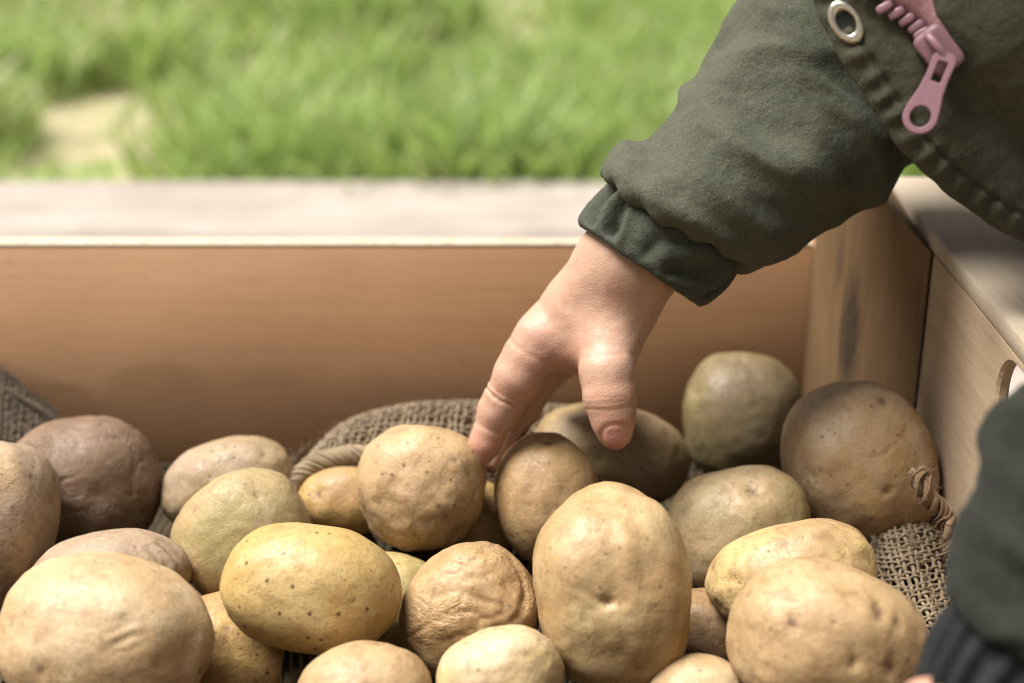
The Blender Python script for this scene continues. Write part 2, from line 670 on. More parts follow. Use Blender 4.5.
def build_grass():
    N = 150000
    y = 141 + 330 * rng.random(N) ** 1.25
    x = (rng.random(N) * 2 - 1) * (75 + y * 0.40)
    x = x + 0.0
    p = np.stack([x, y, np.zeros(N)], 1)
    dens = fbm(p / 26.0, 2.0, 3)
    # a thin worn patch up at the left
    worn = 0.30 * np.exp(-(((x + 84) / 34) ** 2 + ((y - 238) / 36) ** 2)) + 0.8 * np.exp(-(((x + 52) / 12) ** 2 + ((y - 178) / 10) ** 2)) \
        + 0.55 * np.exp(-(((x + 20) / 60) ** 2 + ((y - 330) / 40) ** 2))
    keep = rng.random(N) < np.clip(0.55 + 1.5 * dens - 0.85 * worn, 0.03, 1)
    x, y, dens, worn, p = x[keep], y[keep], dens[keep], worn[keep], p[keep]
    n = len(x)
    h = (5.5 + 4.5 * rng.random(n)) * (1 + 0.95 * np.clip(dens, -0.8, 1.0)) * (1 - 0.4 * np.clip(worn, 0, 1))
    ang = rng.random(n) * 2 * math.pi
    lean = 0.25 + 0.65 * rng.random(n)
    dx, dy = np.cos(ang) * lean * h, np.sin(ang) * lean * h
    wv = 0.22 + 0.22 * rng.random(n)
    a2 = rng.random(n) * math.pi
    wx, wy = np.cos(a2) * wv, np.sin(a2) * wv
    ts = np.array([0, 0.35, 0.7, 1.0])
    ww = np.array([0.8, 1.0, 0.7, 0.08])
    V = np.empty((n, 8, 3))
    for k in range(4):
        t = ts[k]
        cx, cy, cz = x + dx * t * t, y + dy * t * t, GZ + h * (t - 0.18 * lean * t * t)
        V[:, 2 * k] = np.stack([cx - wx * ww[k], cy - wy * ww[k], cz], 1)
        V[:, 2 * k + 1] = np.stack([cx + wx * ww[k], cy + wy * ww[k], cz], 1)
    base = np.arange(n)[:, None] * 8
    Fc = np.stack([base + np.array([2 * k, 2 * k + 1, 2 * k + 3, 2 * k + 2]) for k in range(3)], 1).reshape(-1, 4)
    tone = np.clip(0.45 + 0.35 * fbm(p / 15.0, 9.0, 2) + 0.2 * rng.normal(size=n), 0, 0.92)
    dry = rng.random(n) < (0.03 + 0.5 * np.clip(worn, 0, 1) + 0.22 * np.exp(-(((x + 75) / 55) ** 2 + ((y - 300) / 80) ** 2)))
    tone[dry] = 0.99
    mesh_obj('grass', V.reshape(-1, 3), Fc, mat_grass(), org=(0, 200, GZ), smooth=True, attrs={'tone': np.repeat(tone, 8)},
             label='bright green tufted grass of the lawn beyond the pale deck', cat='grass', kind='stuff')


build_grass()

m_deck = mat_wood('weathered_deck_wood', (0.33, 0.288, 0.25), (0.20, 0.168, 0.14), 0, 0.6, rough=0.8, seed=4,
                  stain=[((28, 14, 0), (60, 14, 9), (0.13, 0.106, 0.088), 0.9), ((-30, 18, 0), (34, 5, 9), (0.13, 0.106, 0.088), 0.85), ((50, 34, 0), (40, 5, 9), (0.19, 0.16, 0.135), 0.6)])
mb = MB()
y0 = 139.0
while y0 > -60:
    mb.box((-260, y0 - 17.0, -4.5), (260, y0, 0.0), 0.5)
    y0 -= 17.35
mb.box((-258, -58, -7.2), (258, 137, -4.6), 0.3)
mb.build('deck', m_deck, org=(0, 100, 0), smooth=False, kind='structure')

# ------------------------------------------------------------------ wooden crate
XR, XL, YB, YF = 17.35, -37.0, 66.0, 27.0
ZF, ZT, ZC = 5.2, 17.8, 20.0      # floor top, slat top, cap underside
m_back = mat_wood('orange_pine_panel', (0.44, 0.255, 0.135), (0.405, 0.228, 0.117), 0, 1.6, rough=0.6, seed=1)
m_side = mat_wood('pale_side_panel', (0.426, 0.319, 0.213), (0.357, 0.258, 0.163), 1, 0.7, rough=0.65, seed=2)
m_post = mat_wood('corner_post_wood', (0.205, 0.125, 0.06), (0.155, 0.09, 0.042), 2, 3.2, rough=0.7, seed=3,  # wood colour lowered to paint in the sleeve's shade
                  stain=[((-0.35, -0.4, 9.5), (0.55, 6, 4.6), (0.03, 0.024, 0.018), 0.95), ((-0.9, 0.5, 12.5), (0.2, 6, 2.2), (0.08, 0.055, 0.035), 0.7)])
m_cap = mat_wood('raw_cap_wood', (0.456, 0.372, 0.281), (0.395, 0.319, 0.228), 1, 1.3, rough=0.8, seed=5, fib=0.8)
crate = empty('wooden_crate', (-7, 46, 0), label='pale wooden crate filled with potatoes, standing on the weathered deck', cat='crate')

mb = MB()
mb.box((XL - 1.2, YB + 0.01, 1.5), (XR + 1.2, YB + 1.09, ZT - 0.012), 0.03)
back = mb.build('back_panel', m_back, crate)
mb = MB()
mb.box((XL - 1.2, YB + 0.0, ZT - 0.01), (13.9, YB + 1.1, ZT + 0.13), 0.03)
mb.build('sawn_edge', m_cap, back)
# torn fibres along the sawn top edge
mb = MB()
for k in range(150):
    x = XL + rng.random() * (XR - XL - 5)
    L = 0.15 + 0.5 * rng.random() ** 2
    yy = YB + 0.1 + rng.random() * 0.25
    d = np.array([rng.normal() * 0.6, -0.4 * rng.random(), 0.25 * rng.normal()])
    p0 = np.array([x, yy, ZT + 0.1])
    mb.tube([p0, p0 + d * L * 0.5, p0 + d * L + np.array([0, 0, 0.05])], [0.03, 0.022, 0.008], 4)
mb.build('splinters', m_cap, back, kind='stuff')
mb = MB()
mb.box((XL - 1.2, YF - 1.1, 1.5), (XR + 1.2, YF - 0.01, ZT), 0.08)
mb.build('front_panel', m_back, crate)
mb = MB()
mb.box((XL - 1.19, YF, 1.5), (XL, YB, ZC - 0.01), 0.08)
mb.build('side_panel', m_side, crate)
mb = MB()
mb.box((XL, YF, ZF - 1.2), (XR, YB, ZF), 0.05)
mb.build('bottom_panel', m_back, crate)

# right side panel with a rounded hand hole
def holed_panel():
    z0, z1, ya, yb = 1.5, ZC - 0.01, YF, 58.45
    hc = (44.1, 18.05)
    hw, hh = 5.0, 1.62
    n = 16
    hole = []
    for q, (cy, s0) in enumerate(((hc[0] + hw - hh, -90), (hc[0] - hw + hh, 90))):
        for k in range(n):
            a = math.radians(s0 + 180 * k / (n - 1))
            hole.append((cy + hh * math.cos(a), hc[1] + hh * math.sin(a)))
    m = len(hole)
    outer = []
    for (y, z) in hole:
        dy, dz = y - hc[0], z - hc[1]
        c = []
        if dy > 1e-9: c.append((yb - hc[0]) / dy)
        if dy < -1e-9: c.append((ya - hc[0]) / dy)
        if dz > 1e-9: c.append((z1 - hc[1]) / dz)
        if dz < -1e-9: c.append((z0 - hc[1]) / dz)
        s = min(c)
        outer.append((hc[0] + dy * s, hc[1] + dz * s))
    # snap nearest ring points on to the four corners
    for cy, cz in ((ya, z0), (ya, z1), (yb, z0), (yb, z1)):
        i = min(range(m), key=lambda i: (outer[i][0] - cy) ** 2 + (outer[i][1] - cz) ** 2)
        outer[i] = (cy, cz)
    v, f = [], []
    b = 0.12
    for x, ring in ((XR, outer), (XR, [(hc[0] + (y - hc[0]) * (1 + b / hw), hc[1] + (z - hc[1]) * (1 + b / hh)) for y, z in hole]), (XR + b, hole),
                    (XR + 0.5 - b, hole), (XR + 0.5, [(hc[0] + (y - hc[0]) * (1 + b / hw), hc[1] + (z - hc[1]) * (1 + b / hh)) for y, z in hole]), (XR + 0.5, outer)):
        v += [(x, y, z) for y, z in ring]
    for r in range(5):
        f += [[r * m + i, r * m + (i + 1) % m, (r + 1) * m + (i + 1) % m, (r + 1) * m + i] for i in range(m)]
    f += [[5 * m + i, 5 * m + (i + 1) % m, (i + 1) % m, i] for i in range(m)]
    q = MB()
    q.add(v, f)
    return q


holed_panel().build('side_panel', m_side, crate, smooth=False)
mb = MB()
mb.box((XR + 0.51, 56.5, 1.5), (XR + 1.15, YB + 1.0, ZC - 0.01), 0.05)  # backing board added to keep light out of the gap by the post
mb.build('gap_backing', m_side, crate)
# corner posts: three-sided battens
mb = MB()
pv = [(XR - 0.02, 58.8), (XR - 0.02, YB - 0.02), (13.98, YB - 0.02), (13.98, YB - 0.55)]
pt = [ZC - 0.03, ZC + 0.6, ZC + 2.6, ZC + 3.2]
mb.add([(x, y, ZF + 0.02) for x, y in pv] + [(x, y, z) for (x, y), z in zip(pv, pt)],
       [[0, 1, 5, 4], [1, 2, 6, 5], [2, 3, 7, 6], [3, 0, 4, 7], [3, 2, 1, 0], [4, 5, 7], [5, 6, 7]])
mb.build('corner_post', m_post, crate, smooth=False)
mb = MB()
mb.prism([(XL + 0.02, 58.8), (XL + 3.4, YB - 0.55), (XL + 3.4, YB - 0.02), (XL + 0.02, YB - 0.02)], ZF + 0.02, ZC - 0.03)
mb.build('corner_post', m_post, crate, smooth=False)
mb = MB()
mb.box((XR + 0.0, YF - 1.2, ZC), (XR + 5.2, YB + 1.3, ZC + 0.8), 0.09)
cap = mb.build('top_rail', m_cap, crate)
mb = MB()
mb.box((XL - 5.2, YF - 1.2, ZC), (XL, YB + 1.3, ZC + 0.8), 0.09)
mb.build('top_rail', m_cap, crate)
mb = MB()
for xx in (XL + 0.5, XR - 2.5):
    mb = MB()
    mb.box((xx, YF - 1, 0.02), (xx + 2.2, YB + 1, 1.48), 0.1)
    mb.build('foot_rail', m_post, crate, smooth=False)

# ------------------------------------------------------------------ burlap
m_jute = mat_jute('burlap_jute', (0.27, 0.205, 0.13), (0.20, 0.148, 0.088))
m_jute2 = mat_jute('brown_twine', (0.27, 0.175, 0.10), (0.20, 0.125, 0.068))


def weave(mb, grid, nu, nv, rad=0.13, amp=0.12, sub=4, fray=0.0):
    """grid: control rows of 3D points; nu threads run along v, nv threads along u"""
    grid = np.asarray(grid, float)
    NU, NV = nu * sub, nv * sub
    G = crspline(grid, NV)
    G = np.swapaxes(crspline(np.swapaxes(G, 0, 1), NU), 0, 1)
    Nn = grid_normals(G, False)

    def S(u, v):
        a = np.clip(u, 0, 1) * (NU - 1)
        b = np.clip(v, 0, 1) * (NV - 1)
        ia, ib = np.clip(a.astype(int), 0, NU - 2), np.clip(b.astype(int), 0, NV - 2)
        fa, fb = (a - ia)[:, None], (b - ib)[:, None]

        def q(M):
            return (M[ib, ia] * (1 - fa) + M[ib, ia + 1] * fa) * (1 - fb) + (M[ib + 1, ia] * (1 - fa) + M[ib + 1, ia + 1] * fa) * fb
        return q(G), q(Nn)
    for j in range(nv):
        u = np.linspace(0, 1, nu * sub)
        v0 = (j + 0.5) / nv + 0.16 / nv * rng.normal() + 0.22 / nv * noise(np.stack([u * 9, u * 0 + j * 3.3, u * 0], 1), 1)
        p, n = S(u, v0)
        ph = np.sin(math.pi * (u * nu) + math.pi * j)
        r = rad * (1 + 0.25 * noise(np.stack([u * nu * 0.5, u * 0 + j * 2.1, u * 0], 1), 3)) * rng.uniform(0.8, 1.2)
        mb.tube(p + n * (amp * ph)[:, None], r, 5)
    for i in range(nu):
        v = np.linspace(0, 1, nv * sub)
        u0 = (i + 0.5) / nu + 0.16 / nu * rng.normal() * 0.7 + 0.3 / nu * noise(np.stack([v * 9, v * 0 + i * 3.3, v * 0 + 5], 1), 2)
        p, n = S(u0, v)
        ph = -np.sin(math.pi * (v * nv) + math.pi * i)
        r = rad * (1 + 0.25 * noise(np.stack([v * nv * 0.5, v * 0 + i * 2.1, v * 0 + 9], 1), 4)) * rng.uniform(0.8, 1.2)
        mb.tube(p + n * (amp * ph)[:, None], r, 5)


def fuzz(mb, pts, n, length, rad=0.018, up=0.5):
    pts = np.asarray(pts, float)
    for k in range(n):
        i = rng.integers(0, len(pts) - 1)
        p = pts[i] + (pts[i + 1] - pts[i]) * rng.random() + rng.normal(size=3) * 0.06
        d = rng.normal(size=3) + np.array([0, 0, up])
        d /= np.linalg.norm(d)
        b = rng.normal(size=3) * 0.6
        L = length * (0.3 + rng.random())
        s = np.linspace(0, 1, 6)[:, None]
        mb.tube(p + d * L * s + b * L * 0.5 * s * s, rad * (1 - 0.6 * s[:, 0]), 3)


def rope(mb, path, r, strands=3, turns=8, sr=None, n=140, jitter=0.06, fray=0.0):
    P = crspline(path, n)
    tg = np.gradient(P, axis=0)
    tg /= np.linalg.norm(tg, axis=1)[:, None]
    a = np.cross(tg, [0.2, 0.3, 0.93])
    a /= np.linalg.norm(a, axis=1)[:, None]
    b = np.cross(tg, a)
    s = np.linspace(0, 1, n)
    for k in range(strands):
        ph = 2 * math.pi * (turns * s + k / strands)
        rr = r * (1 + jitter * rng.normal() + 0.2 * noise(np.stack([s * 12, s * 0 + k, s * 0], 1), k)) * (1 + fray * s ** 6)
        q = P + rr[:, None] * (np.cos(ph)[:, None] * a + np.sin(ph)[:, None] * b)
        mb.tube(q, (sr or r * 0.8) * (1 + 0.12 * noise(np.stack([s * 25, s * 0, s * 0 + k], 1), 8)), 6)
    return P


# cloth hump against the back wall
def rowpx(lst):
    return [W(*q) for q in lst]


mb = MB()
rows = [rowpx([(268, 510, 63.5), (318, 474, 64), (380, 470, 64.3), (440, 480, 64.5), (500, 490, 65), (560, 500, 66.5), (612, 500, 68.5)]),
        rowpx([(280, 492, 63.6), (325, 456, 63.6), (385, 448, 63.8), (440, 455, 64.2), (500, 462, 65), (560, 466, 67.5), (612, 468, 69)]),
        rowpx([(290, 478, 65.2), (336, 434, 65.4), (392, 424, 65.4), (445, 424, 65.8), (505, 428, 67), (565, 432, 69), (617, 436, 70)]),
        rowpx([(300, 470, 67.5), (346, 424, 67.8), (398, 407, 68), (450, 403, 68.6), (508, 404, 69.6), (568, 408, 70.4), (617, 412, 71)]),
        rowpx([(312, 480, 69.6), (356, 436, 70), (404, 414, 70.3), (455, 408, 70.8), (510, 407, 71.3), (570, 410, 71.6), (617, 414, 71.8)])]
weave(mb, rows, 46, 17, 0.060, 0.06)
sack = mb.build('burlap_cloth', m_jute, fixn=False,
                label='loosely woven burlap cloth bunched behind the potatoes, by the pointing finger', cat='burlap')
mb = MB()
P = rope(mb, rowpx([(280, 520, 63.0), (290, 490, 62.9), (305, 471, 63.0), (330, 459, 63.0), (360, 455, 63.0), (395, 459, 63.1), (430, 470, 63.3)]), 0.34, 16, 3, 0.085)
fuzz(mb, P, 150, 0.4, 0.013)
fuzz(mb, rowpx([(283, 470, 66.5), (300, 452, 66.8), (346, 422, 67.6), (400, 404, 68), (470, 401, 69)]), 130, 0.4, 0.012)
mb.build('rolled_hem', m_jute, sack, fixn=False)

# fold of cloth in the right-hand corner
mb = MB()
rows = [rowpx([(868, 520, 60.5), (874, 560, 59), (888, 600, 57.5), (908, 640, 56), (930, 690, 54)]),
        rowpx([(888, 528, 59.2), (896, 560, 58), (908, 600, 56.6), (924, 640, 55.2), (944, 690, 53.3)]),
        rowpx([(908, 524, 59.2), (916, 556, 58), (926, 596, 56.5), (942, 632, 55.2), (962, 680, 53.4)]),
        rowpx([(926, 520, 60), (938, 552, 58.8), (948, 590, 57.4), (962, 624, 56), (982, 670, 54)]),
        rowpx([(942, 524, 61.5), (956, 556, 60), (966, 596, 58.4), (980, 632, 57), (996, 680, 55)])]
rows = np.swapaxes(np.array(rows), 0, 1)
weave(mb, rows, 13, 28, 0.064, 0.06)
sack2 = mb.build('burlap_cloth', m_jute, fixn=False,
                 label='strip of coarse burlap folded up against the right side of the crate', cat='burlap')
mb = MB()
fuzz(mb, rowpx([(870, 530, 59.5), (886, 575, 58.3), (905, 620, 56.6), (925, 660, 55)]), 200, 0.9, 0.02, 0.2)
fuzz(mb, rowpx([(905, 525, 59.0), (925, 580, 57), (945, 630, 55)]), 120, 0.5, 0.016)
mb.build('loose_fibres', m_jute, sack2, fixn=False, kind='stuff')
mb = MB()
tp = rowpx([(918, 470, 57.2), (923, 486, 57.0), (932, 502, 57.2), (944, 515, 57.4), (952, 530, 57.2), (958, 548, 57.2)])
P = rope(mb, tp, 0.20, 3, 2.6, 0.17, fray=0.5)
rope(mb, tp, 0.27, 5, 2.6, 0.03, jitter=0.3, fray=1.6)
fuzz(mb, P, 260, 0.4, 0.012)
fuzz(mb, P[-25:], 120, 0.6, 0.014, -0.2)
fuzz(mb, P[:20], 90, 0.5, 0.014, 0.6)
mb.build('twine', m_jute2, fixn=False, label='frayed brown twist of twine lying by the right crate wall', cat='twine')

# corner of cloth at the far left, its shade painted as darker jute
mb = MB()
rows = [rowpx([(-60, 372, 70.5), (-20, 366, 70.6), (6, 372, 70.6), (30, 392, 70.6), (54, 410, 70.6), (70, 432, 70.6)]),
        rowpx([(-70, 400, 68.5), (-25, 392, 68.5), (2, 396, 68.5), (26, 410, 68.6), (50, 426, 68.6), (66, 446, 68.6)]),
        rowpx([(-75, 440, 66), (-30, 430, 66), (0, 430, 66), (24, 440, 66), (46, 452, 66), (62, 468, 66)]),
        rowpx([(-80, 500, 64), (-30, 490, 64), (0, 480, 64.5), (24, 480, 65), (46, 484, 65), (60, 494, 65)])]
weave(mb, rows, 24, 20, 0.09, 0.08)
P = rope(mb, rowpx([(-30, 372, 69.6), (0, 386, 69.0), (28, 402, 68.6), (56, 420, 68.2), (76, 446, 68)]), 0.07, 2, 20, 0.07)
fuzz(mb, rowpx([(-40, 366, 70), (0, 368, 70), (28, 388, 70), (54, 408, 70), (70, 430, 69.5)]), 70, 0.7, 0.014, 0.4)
mb.build('burlap_cloth', mat_jute('shaded_burlap', (0.085, 0.06, 0.036), (0.055, 0.038, 0.022)), fixn=False, label='shaded brown burlap corner behind the dark potato at the far left', cat='burlap')


# liner under the potatoes: uneven woven sheet, coloured dark as gap shade
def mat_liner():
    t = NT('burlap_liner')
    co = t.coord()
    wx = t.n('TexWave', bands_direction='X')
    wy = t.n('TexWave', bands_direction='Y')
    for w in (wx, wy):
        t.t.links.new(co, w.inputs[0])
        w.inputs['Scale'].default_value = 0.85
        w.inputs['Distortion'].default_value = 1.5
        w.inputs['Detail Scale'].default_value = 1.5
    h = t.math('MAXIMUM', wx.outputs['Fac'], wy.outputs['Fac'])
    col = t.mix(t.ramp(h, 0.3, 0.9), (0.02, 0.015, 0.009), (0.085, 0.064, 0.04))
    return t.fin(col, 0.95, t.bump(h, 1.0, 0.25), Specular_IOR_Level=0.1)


# ------------------------------------------------------------------ potatoes
TAN, TAN2 = (0.37, 0.25, 0.125), (0.30, 0.185, 0.08)
YEL, YEL2 = (0.47, 0.345, 0.15), (0.41, 0.27, 0.095)
CRM, CRM2 = (0.48, 0.36, 0.215), (0.41, 0.28, 0.145)
BRN, BRN2 = (0.185, 0.12, 0.075), (0.145, 0.09, 0.052)
GRY, GRY2 = (0.32, 0.235, 0.16), (0.26, 0.18, 0.11)
GRN, GRN2 = (0.32, 0.25, 0.125), (0.26, 0.19, 0.08)
# cx, cy, a, b, angle, t, colours, material options, shape options, eyes (px,py,size,depth), label
SP = [
 (-6, 525, 84, 60, 80, 58.72, GRY, CRM2, dict(dirt=.3, dust=.6, rough=.62, wrinkle=.35), dict(l=.04), [(30, 480, .2, .3), (20, 560, .25, .3)], 'pale dusty grey-brown potato cut off by the left edge'),
 (84, 486, 76, 70, 0, 63.28, BRN, BRN2, dict(dirt=.5, dust=.12, rough=.62, wrinkle=.75, wscale=1.6), dict(l=.05), [(84, 421, .28, .8), (143, 512, .34, 1.0), (40, 470, .15, .3)], 'dark brown rough potato with wrinkled skin beside the left crate corner'),
 (110, 577, 80, 46, 5, 56.62, GRY, GRY2, dict(dirt=.5, dust=.7, rough=.6), dict(l=.05, folds=[([(148, 548), (160, 560), (168, 575)], .14, .16, .8), ([(158, 545), (172, 556), (182, 570)], .12, .1, .5)]), [(80, 555, .2, .4)], 'low flattish pinkish-grey potato wedged behind the biggest cream potato'),
 (109, 641, 106, 84, -10, 50.65, CRM, CRM2, dict(dirt=.22, dust=.3, rough=.52, speck=.35), dict(l=.045, folds=[([(100, 642), (122, 634), (142, 626)], .1, -.06, .1), ([(118, 650), (136, 640)], .08, -.05, .1), ([(112, 622), (130, 615)], .09, .05, .5)]), [(122, 618, .2, .4), (45, 668, .25, .5), (203, 672, .3, .9), (60, 600, .15, .3)], 'biggest cream potato with a pale scar in the lower left corner'),
 (230, 483, 68, 44, 15, 63.42, GRY, GRN2, dict(dirt=.35, dust=.25, speck=.7), dict(l=.05), [(205, 462, .2, .5), (262, 455, .2, .5)], 'speckled grey-tan potato behind the greenish one, near the back panel'),
 (239, 537, 70, 62, 35, 58.89, GRN, TAN, dict(dirt=.22, dust=.45, green=.6, rough=.5, speck=.25), dict(l=.045), [(256, 499, .17, .6)], 'smooth greenish-tan potato between the grey-tan one and the yellow one'),
 (310, 588, 90, 64, -9, 52.83, YEL, YEL2, dict(dirt=.12, dust=.12, rough=.42, speck=.95), dict(l=.03), [(347, 540, .16, .4), (300, 572, .1, .5), (352, 600, .12, .6)], 'bright yellow oblong potato with brown freckles'),
 (246, 654, 74, 56, -25, 55.31, TAN2, YEL2, dict(dirt=.35, speck=.9), dict(l=.05), [(228, 630, .15, .6), (221, 648, .15, .5)], 'tan freckled potato half hidden under the yellow one, beside the biggest cream potato'),
 (345, 502, 46, 35, 0, 62.28, YEL2, TAN2, dict(dirt=.4, speck=.6), dict(l=.04), [(318, 494, .26, 1.0)], 'small brownish-yellow potato under the rolled burlap hem'),
 (421, 503, 62, 63, 90, 59.95, TAN, CRM2, dict(dirt=.95, dust=.5, rough=.5, speck=.7), dict(l=.06, w=.27, folds=[([(398, 478), (396, 500), (408, 528)], .4, .16, .0), ([(455, 470), (470, 490), (468, 515)], .16, .07, .6), ([(430, 500), (445, 515), (455, 532)], .13, .06, .6)]), [(380, 500, .35, .4), (388, 478, .12, .5), (450, 450, .2, .3), (440, 485, .2, .2), (462, 500, .25, .2)], 'lumpy soil-smeared potato that the fingertip touches'),
 (392, 603, 48, 46, 60, 57.86, YEL, GRN2, dict(dirt=.2, green=.4), dict(l=.04), [], 'yellow-green potato in the gap between the yellow and the wrinkled potato'),
 (468, 614, 70, 64, 40, 54.03, TAN, TAN2, dict(dirt=.6, dust=.35, wrinkle=.62, rough=.48, wscale=.8), dict(l=.06, folds=[([(505, 562), (519, 578), (521, 598), (511, 616)], .16, .15, .35), ([(422, 588), (448, 577), (476, 582), (496, 574)], .1, .065, .3), ([(428, 604), (455, 592), (480, 600), (503, 606)], .11, .07, .3), ([(436, 622), (462, 611), (488, 622), (505, 632)], .11, .06, .3), ([(445, 640), (470, 632), (490, 642)], .12, .05, .2), ([(450, 562), (470, 566), (490, 560)], .1, .07, .2)]), [(515, 592, .5, .5)], 'shrivelled tan potato with deep skin wrinkles'),
 (547, 496, 67, 53, 97, 60.65, TAN, TAN2, dict(dirt=.3, dust=.2, speck=.5), dict(l=.035), [(548, 442, .28, .9), (530, 505, .12, .6), (557, 508, .1, .6), (515, 535, .12, .5)], 'upright tan potato with a dark eye on top, right under the hand'),
 (613, 593, 103, 77, 98, 52.06, (0.43, 0.315, 0.165), (0.36, 0.23, 0.105), dict(dirt=.3, dust=.12, rough=.42, speck=.5, green=.1), dict(l=.055, w=.05, folds=[([(588, 596), (602, 602), (626, 606)], .13, .06, .35)]), [(606, 603, .22, .8), (605, 598, .75, .42), (604, 546, .12, .5), (640, 670, .3, .6), (650, 560, .5, .2)], 'large upright cream potato with a puckered dent in the front'),
 (366, 696, 68, 52, 5, 49.44, TAN, CRM2, dict(dirt=.3, dust=.3), dict(l=.04), [], 'tan potato at the bottom edge, left of the shrivelled one'),
 (503, 677, 64, 50, 15, 49.92, CRM, YEL, dict(dirt=.25, dust=.3, speck=.6), dict(l=.045), [(470, 668, .22, .4), (525, 655, .12, .5)], 'pale cream potato at the bottom edge, below the shrivelled one'),
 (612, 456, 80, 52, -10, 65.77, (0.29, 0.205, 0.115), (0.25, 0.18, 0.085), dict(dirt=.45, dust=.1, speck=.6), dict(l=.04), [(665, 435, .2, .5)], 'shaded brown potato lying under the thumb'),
 (743, 416, 68, 61, 100, 68.42, (0.17, 0.13, 0.07), (0.14, 0.10, 0.05), dict(dirt=.6, dust=.1, green=.3, speck=.6), dict(l=.04), [(740, 360, .28, .9), (700, 392, .3, .5), (775, 460, .15, .4)], 'upright olive potato at the back, beside the corner post'),  # shade at the back is put into this darker skin colour
 (858, 462, 87, 73, 108, 61.34, (0.37, 0.27, 0.165), TAN2, dict(dirt=.5, dust=.25, speck=.6), dict(l=.045, folds=[([(862, 460), (884, 453), (899, 441), (906, 426)], .08, .06, .35)]), [(887, 491, .17, 1.3), (882, 402, .35, .7), (815, 475, .25, .5), (830, 430, .15, .5), (845, 498, .3, .3)], 'big brownish potato with a curved crease, against the right crate wall'),
 (740, 526, 74, 60, 25, 59.38, (0.35, 0.275, 0.155), CRM2, dict(dirt=.18, dust=.35, green=.45, rough=.46, speck=.3), dict(l=.05), [(752, 492, .38, .7), (690, 512, .3, .25)], 'pale olive potato with a brown scab on its top'),
 (795, 574, 86, 52, 12, 55.01, TAN, YEL, dict(dirt=.3, dust=.2, speck=.6, rough=.46), dict(l=.05), [(843, 556, .2, .7), (785, 545, .25, .4), (720, 600, .2, .6), (835, 530, .2, .4)], 'oblong tan potato lying just behind the big front right one'),
 (826, 643, 99, 80, -12, 49.65, TAN, CRM2, dict(dirt=.25, dust=.15, speck=.5, rough=.48), dict(l=.045), [(795, 624, .25, .8), (876, 614, .3, .9), (893, 622, .22, .9), (854, 662, .22, .9), (892, 668, .24, .9), (757, 675, .2, .5)], 'big round tan potato with dark pitted eyes in the lower right corner'),
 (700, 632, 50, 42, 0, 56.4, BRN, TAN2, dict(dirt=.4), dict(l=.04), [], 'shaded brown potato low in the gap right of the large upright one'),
 (696, 700, 52, 44, 0, 50.6, CRM, TAN, dict(dirt=.25, speck=.6), dict(l=.04), [(700, 672, .12, .4)], 'small cream potato at the bottom edge, right of the large upright one'),
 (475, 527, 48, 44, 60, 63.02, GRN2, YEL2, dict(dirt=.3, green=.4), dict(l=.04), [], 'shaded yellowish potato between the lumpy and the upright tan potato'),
]
ICO6, ICF6 = icosphere(6)


HEAP = []


